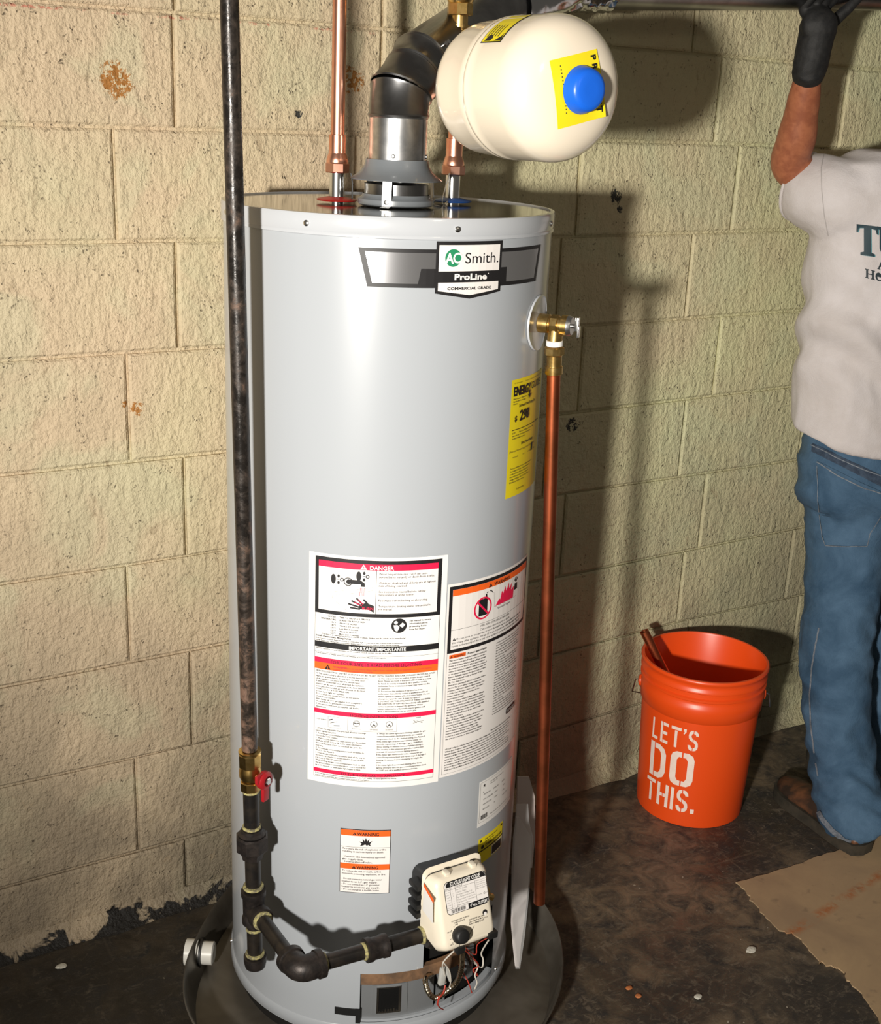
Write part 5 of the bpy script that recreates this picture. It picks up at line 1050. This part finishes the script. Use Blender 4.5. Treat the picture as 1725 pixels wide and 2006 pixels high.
for sx_ in (-1, 1): ball(bm, HD + Vector((sx_ * .078, -.004, -.008)), .022, (.45, .8, 1.4))
person = remesh('person', bm, M['skin'], .0075, 5, origin=Vector((2.36, 1.72, 0)))
tag(person, 'worker seen from behind in grey t-shirt and blue jeans, gloved hand raised to the duct', 'person')
bm = bmesh.new()
for sx_ in (-1, 1): ball(bm, HD + Vector((sx_ * .031, .078, .004)), .011)
tag(obj('eyes', bm, mat('eye_white', (.8, .78, .75), .3), person), kind='stuff')
bm = bmesh.new(); add_box(bm, HD + Vector((0, .082, -.052)), (.045, .008, .008), None, .003); obj('mouth', bm, mat('lips', (.35, .10, .08), .5), person)
bm = bmesh.new(); ball(bm, HD + Vector((0, -.016, .030)), .094, (.90, 1.04, 1.02)); bmesh.ops.bisect_plane(bm, geom=bm.verts[:] + bm.edges[:] + bm.faces[:], plane_co=HD + Vector((0, .05, .02)), plane_no=Vector((0, .75, -.66)), clear_outer=True); obj('hair', bm, M['hair'], person)
# jeans
def jd(co, no):
    a = fol(9, .0048, (1, 1, 1.6))(co, no); o = a
    for i in range(len(o)):
        x, y, z = o[i]
        lowk = max(0, min(1, (.62 - z) / .3)); o[i] += no[i] * (.0036 * lowk * math.sin(z * 80 + 9 * noise.noise(Vector((x * 7, y * 7, z * 3)))))
        o[i] += no[i] * .004 * max(0, 1 - abs(z - .80) / .12) * math.sin((z * 1.1 + x * .9) * 70)
    return o
bm = bmesh.new()
vol_rings(bm, [(hipc + Vector((.005, 0, .125)), .172, .118), (hipc + Vector((.005, 0, .06)), .182, .126), (hipc + Vector((0, -.004, -.02)), .194, .134), (hipc + Vector((0, -.004, -.09)), .190, .128), (hipc + Vector((0, 0, -.13)), .170, .11)])
limb(bm, LEG[:] + [(at(1686, 1618, 1.660), .098)], caps=(1, 0)); limb(bm, LEG2, caps=(1, 0))
jeans = remesh('jeans', bm, M['denim'], .0080, 4, person, jd)
# shirt
def edge(px, py, hw, ry=.135, y=1.90): p = at(px, py, y); return (Vector((p.x + hw, y + .005, p.z)), hw, ry)
def sd_(co, no):
    co = co.copy(); w = np.clip((1.12 - co[:, 2]) / .14, 0, 1); co[:, 2] -= w * np.clip(1.93 - co[:, 1], -.05, .25) * .30
    o = fol(5.5, .0050, (1.5, 1.5, .75))(co, no)
    for i in range(len(o)):
        x, y, z = o[i]
        # long diagonal drapes falling from the armpit
        u = (x - 2.17) * .85 + (z - 1.36) * .75; k = max(0, min(1, (1.42 - z) / .12)) * max(0, min(1, (z - .98) / .15)) * max(0, min(1, (2.55 - x) / .3))
        o[i] += no[i] * .0085 * k * math.sin(u * 52 + 2.2 * noise.noise(Vector((x * 5, 0, z * 5))))
    return o
bm = bmesh.new()
rg_ = [edge(1579, 848, .208, .142), edge(1580, 800, .207, .141), edge(1590, 720, .204, .140), edge(1600, 640, .202, .140), edge(1612, 560, .200, .142), edge(1622, 490, .200, .142), edge(1628, 420, .198, .135), edge(1636, 360, .19, .120), edge(1655, 318, .16, .095), edge(1700, 296, .10, .072)]
vol_rings(bm, rg_)
SE = at(1571, 366, 2.020); limb(bm, [(Vector((2.30, 1.905, 1.445)), .102), (at(1655, 396, 1.92), .095), (at(1612, 380, 1.965), .085), (SE, .0760)], caps=(1, 0))
limb(bm, [(Vector((2.50, 1.91, 1.455)), .098), (SHO2, .086), (SHO2.lerp(ELB2, .6), .076)])
shirt = remesh('t_shirt', bm, M['shirt'], .0078, 5, person, sd_)
# cuff opening (a dark turned hem where the sleeve ends)
bm = bmesh.new(); sdn = (ELB - SHO); sdn = (SE - at(1612, 380, 1.965)).normalized(); u_, v_, w_ = frame(sdn)
add_tube(bm, [SE + sdn * .001 + (u_ * math.cos(a) + v_ * math.sin(a)) * .0745 for a in np.linspace(0, 2 * PI, 41)[:-1]], .0040, 8, closed=True); obj('sleeve_hem', bm, M['shirt'], person)

def bvh_of(o):
    me = o.data; off = root_loc(o); return BVHTree.FromPolygons([v.co + off for v in me.vertices], [tuple(p.vertices) for p in me.polygons])
BS, BJ = bvh_of(shirt), bvh_of(jeans)
def hit(b, px, py, l=.0012):
    d = ray(px, py).normalized(); h = b.ray_cast(CO, d, 10)
    if h[0] is None: return None
    nrm = h[1] if h[1].dot(d) < 0 else -h[1]; return h[0] + nrm * l
# strips that lie on a garment; the points are carried onto it along the view ray, then live there
def ribbon(b, pts, w, name, mt, parent, step=4, l=.0012, dash=None):
    P_ = []
    for a, c in zip(pts, pts[1:]):
        n = max(1, int(math.hypot(c[0] - a[0], c[1] - a[1]) / step))
        for i in range(n): P_.append((a[0] + (c[0] - a[0]) * i / n, a[1] + (c[1] - a[1]) * i / n))
    P_.append(pts[-1]); bm = bmesh.new(); prev = None
    for i, q in enumerate(P_):
        a = P_[max(0, i - 1)]; c = P_[min(len(P_) - 1, i + 1)]; dx, dy = c[0] - a[0], c[1] - a[1]; L_ = math.hypot(dx, dy) or 1; nx, ny = -dy / L_ * w / 2, dx / L_ * w / 2
        h0, h1 = hit(b, q[0] + nx, q[1] + ny, l), hit(b, q[0] - nx, q[1] - ny, l)
        if h0 is None or h1 is None or (h0 - h1).length > w * .004: prev = None; continue
        cur = (bm.verts.new(h0), bm.verts.new(h1))
        if prev and not (dash and (i // dash) % 2) and (prev[0].co - h0).length < .03: bm.faces.new((prev[0], cur[0], cur[1], prev[1]))
        prev = cur
    for v in [v for v in bm.verts if not v.link_faces]: bm.verts.remove(v)
    return tag(obj(name, bm, mt, parent, smooth=False), kind='stuff')
def patch(b, grid, name, mt, parent, l=.0025, label=None):
    """grid: rows of pixel points"""
    bm = bmesh.new(); V_ = [[hit(b, *q, l) for q in row] for row in grid]; W_ = [[bm.verts.new(p) if p is not None else None for p in row] for row in V_]
    for i in range(len(W_) - 1):
        for j in range(len(W_[0]) - 1):
            f = (W_[i][j], W_[i][j + 1], W_[i + 1][j + 1], W_[i + 1][j])
            if all(f) and max((f[0].co - f[2].co).length, (f[1].co - f[3].co).length) < .05: bm.faces.new(f)
    return obj(name, bm, mt, parent, label, smooth=True)
def quadgrid(TL, TR_, BR_, BL, n=14, m_=14): return [[(TL[0] * (1 - u) * (1 - v) + TR_[0] * u * (1 - v) + BR_[0] * u * v + BL[0] * (1 - u) * v, TL[1] * (1 - u) * (1 - v) + TR_[1] * u * (1 - v) + BR_[1] * u * v + BL[1] * (1 - u) * v) for u in [i / n for i in range(n + 1)]] for v in [j / m_ for j in range(m_ + 1)]]
bb = patch(BJ, quadgrid((1592, 868), (1790, 962), (1790, 985), (1590, 885), 40, 4), 'waistband', M['denimdark'], jeans, .003)
pk = patch(BJ, quadgrid((1601, 903), (1742, 972), (1697, 1068), (1616, 1066)), 'back_pocket', M['denim'], jeans, .0040)
for nm_, pts_, w_ in (('pocket_stitching', [(1601, 905), (1640, 930), (1690, 955), (1742, 974)], 2.2), ('pocket_stitching', [(1740, 978), (1722, 1010), (1702, 1045), (1696, 1068)], 1.8), ('pocket_stitching', [(1696, 1069), (1660, 1070), (1618, 1067)], 1.8), ('pocket_stitching', [(1602, 912), (1603, 980), (1612, 1050), (1618, 1067)], 1.4)):
    ribbon(BJ, pts_, w_, nm_, M['stitch'], jeans, 4, .0056)
ribbon(BJ, [(1604, 1230), (1596, 1270), (1590, 1310), (1586, 1360), (1588, 1420), (1594, 1470), (1602, 1520)], 3, 'side_seam', M['stitch'], jeans, 5, .0016)
ribbon(BJ, [(1590, 872), (1640, 897), (1690, 920), (1760, 945)], 2.0, 'waistband_stitching', M['stitch'], jeans, 4, .0045)
ribbon(BJ, [(1598, 1578), (1610, 1602), (1630, 1626), (1655, 1646), (1690, 1656), (1722, 1650), (1745, 1630)], 9, 'frayed_hem', M['stitch'], jeans, 4, .0030)
# print on the back of the shirt
class PS:
    def __init__(s): s.b = {}
    def poly(s, k, pts, l=.0020):
        if k not in s.b: s.b[k] = bmesh.new()
        t = bmesh.new(); t.faces.new([t.verts.new((p[0], p[1], 0)) for p in pts])
        for ax_, lo, hi in ((0, min(p[0] for p in pts), max(p[0] for p in pts)), (1, min(p[1] for p in pts), max(p[1] for p in pts))):
            c_ = lo + 5
            while c_ < hi:
                bmesh.ops.bisect_plane(t, geom=t.verts[:] + t.edges[:] + t.faces[:], plane_co=((c_, 0, 0), (0, c_, 0))[ax_], plane_no=((1, 0, 0), (0, 1, 0))[ax_]); c_ += 5
        bmesh.ops.triangulate(t, faces=t.faces); mp = {v: hit(BS, v.co.x, v.co.y, l) for v in t.verts}
        if all(p is not None for p in mp.values()):
            mv = {v: s.b[k].verts.new(p) for v, p in mp.items()}
            for f in t.faces: s.b[k].faces.new([mv[v] for v in f.verts])
        t.free()
def letters(P_, k, shapes, ox, oy, w, h, sk, l):
    for sh_ in shapes: P_.poly(k, [(ox + x * w, oy + y * h + x * w * sk) for x, y in sh_], l)
TT = [[(0, 0), (1, 0), (1, .26), (.93, .26), (.88, .12), (.66, .10), (.66, .88), (.82, .92), (.82, 1), (.18, 1), (.18, .92), (.34, .88), (.34, .10), (.12, .12), (.07, .26), (0, .26)]]
UU = [[(0, 0), (.46, 0), (.46, .08), (.34, .10), (.34, .66), (.40, .84), (.55, .90), (.70, .84), (.76, .66), (.76, .10), (.62, .08), (.62, 0), (1, 0), (1, .08), (.88, .10), (.88, .68), (.78, .92), (.52, 1), (.24, .92), (.12, .68), (.12, .10), (0, .08)]]
HH = [[(0, 0), (.42, 0), (.42, .07), (.31, .1), (.31, .44), (.69, .44), (.69, .1), (.58, .07), (.58, 0), (1, 0), (1, .07), (.88, .1), (.88, .9), (1, .93), (1, 1), (.58, 1), (.58, .93), (.69, .9), (.69, .54), (.31, .54), (.31, .9), (.42, .93), (.42, 1), (0, 1), (0, .93), (.12, .9), (.12, .1), (0, .07)]]
EE = [[(.95, .30), (1, .55), (.28, .55), (.36, .80), (.60, .90), (.95, .78), (.98, .84), (.70, 1), (.35, .98), (.08, .80), (0, .55), (.10, .25), (.40, .08), (.72, .10)]]
AA = [[(.45, 0), (.56, 0), (.92, .90), (1, .93), (1, 1), (.66, 1), (.66, .93), (.74, .9), (.66, .68), (.32, .68), (.24, .9), (.34, .93), (.34, 1), (0, 1), (0, .93), (.08, .9)]]
ribbon(BS, [(1613, 303), (1608, 330), (1609, 370), (1614, 420), (1622, 462)], 1.6, 'sleeve_seam', M['seam'], shirt, 4, .0010)
P_ = PS()
for ox, oy, l in ((1, 1, .0022), (0, 0, .0030)):  # offset lighter teal copy below the letters is their printed outline
    k = 'hi' if ox else 'nv'
    letters(P_, k, TT, 1677 + ox * 1.6, 438 + ox * .8, 42, 60, .14, l); letters(P_, k, UU, 1716 + ox * 1.6, 443 + ox * .8, 46, 62, .14, l)
letters(P_, 'sm', AA, 1717, 510, 17, 17, .2, .0026); letters(P_, 'sm', HH, 1693, 526, 19, 18, .25, .0026); letters(P_, 'sm', EE, 1713, 531, 13, 18, .25, .0026)
for k, bm in P_.b.items():
    nm_, mt = {'hi': ('print_outline', M['tealedge']), 'nv': ('back_print', M['teal']), 'sm': ('small_print', M['navy'])}[k]; tag(obj(nm_, bm, mt, shirt, smooth=False), kind='stuff')


# boots
def boot(name, heel, toe, label=None):
    heel, toe = Vector(heel), Vector(toe); d = (toe - heel); Lb = d.length; d.normalize(); sdv = Vector((d.y, -d.x, 0)); n = 22
    prof = [(0, .024, .050), (.03, .032, .060), (.09, .038, .085), (.14, .040, .085), (.19, .046, .072), (.24, .050, .062), (.28, .045, .056), (.305, .028, .048), (.315, .010, .040)]
    bm = bmesh.new(); rg = []
    for t, hw, hh in prof:
        c = heel + d * (t * Lb / .315); rg.append([bm.verts.new(c + sdv * (hw * math.cos(a)) + up * (.026 + max(0, (hh - .026)) * math.sin(a))) for a in np.linspace(0, PI, 14)])
    for A_, B_ in zip(rg, rg[1:]):
        for i in range(13): bm.faces.new((A_[i], A_[i + 1], B_[i + 1], B_[i]))
        bm.faces.new((A_[13], A_[0], B_[0], B_[13]))
    bm.faces.new(rg[0]); bm.faces.new(rg[-1])
    c = heel + d * .085; add_lathe(bm, [(.040, .04), (.042, .08), (.042, .095), (.036, .09)], Vector((c.x, c.y, 0)), up, 24)
    b = remesh(name, bm, M['leather'], .006, 4, person)
    bm = bmesh.new(); out = []
    for t, hw, _ in prof: out.append((t, hw + .006))
    pts = [heel + d * (t * Lb / .315) + sdv * w for t, w in out] + [heel + d * (Lb + .006)] + [heel + d * (t * Lb / .315) - sdv * w for t, w in out[::-1]] + [heel - d * .008]
    loft(bm, [[Vector((p.x, p.y, .001)) for p in pts], [Vector((p.x, p.y, .026)) for p in pts], [Vector((p.x, p.y, .030)) * 1 for p in pts]]); obj('sole', bm, M['sole'], b)
    return b
bh = atz(1672, 1668, .0); boot('boot', (2.222, 1.600, 0), (2.276, 1.905, 0)); boot('boot', (2.475, 1.70, 0), (2.50, 2.005, 0))
# gloves
def glove(wr, palm, tips, thumb, name='glove'):
    bm = bmesh.new(); limb(bm, [(wr + (wr - palm) * .25, .034), (wr, .036), (palm.lerp(wr, .35), .036), (palm, .038)], seg=16); ball(bm, palm, .036, (1.2, .7, 1.1))
    for ch in tips: limb(bm, [(Vector(p), r) for p, r in ch], 4, 10)
    limb(bm, [(Vector(p), r) for p, r in thumb], 4, 10)
    return remesh(name, bm, M['glove'], .0035, 2, person, fol(30, .0012))
pal = at(1603, 52, 1.912); dz = lambda x: hd0.z + (x - hd0.x) * (hdir.z / hdir.x); yc = lambda x: hd0.y + (x - hd0.x) * (hdir.y / hdir.x)
def wrap(dx, r=.0095, s=1.0, a0=-100, a1=70):
    """finger from palm, curled round the duct on the near side"""
    base = pal + Vector((dx * .8, 0, .016)); ch = [(base, r * 1.15)]
    for a in np.linspace(a0, a1, 4):
        q = math.radians(a); ch.append((Vector((pal.x + dx, yc(pal.x + dx) - (.0505 + r) * math.cos(q), dz(pal.x + dx) + (.0505 + r) * math.sin(q))), r))
    return ch
fing = [wrap(-.030, .0088, a0=-62, a1=55), wrap(-.010, .0096, a0=-62, a1=72), wrap(.010, .0098, a0=-62, a1=68), wrap(.029, .0092, a0=-62, a1=60)]
thb = [(pal + Vector((.022, .004, -.010)), .0125), (pal + Vector((.052, .0, .020)), .0115), (pal + Vector((.078, -.016, .052)), .0105), (pal + Vector((.094, -.018, .080)), .0095)]
glove(WRI, pal, fing, thb)
pal_ = Vector((2.73, yc(2.73) - .043, dz(2.73) - .085)); sv = pal; pal = pal_
fing = [wrap(d_, .0092, a0=-62, a1=60) for d_ in (-.030, -.010, .010, .029)]; thb = [(pal + Vector((-.022, .004, -.010)), .0125), (pal + Vector((-.050, .0, .020)), .0115), (pal + Vector((-.070, -.016, .050)), .0105)]
glove(WRI2, pal, fing, thb)
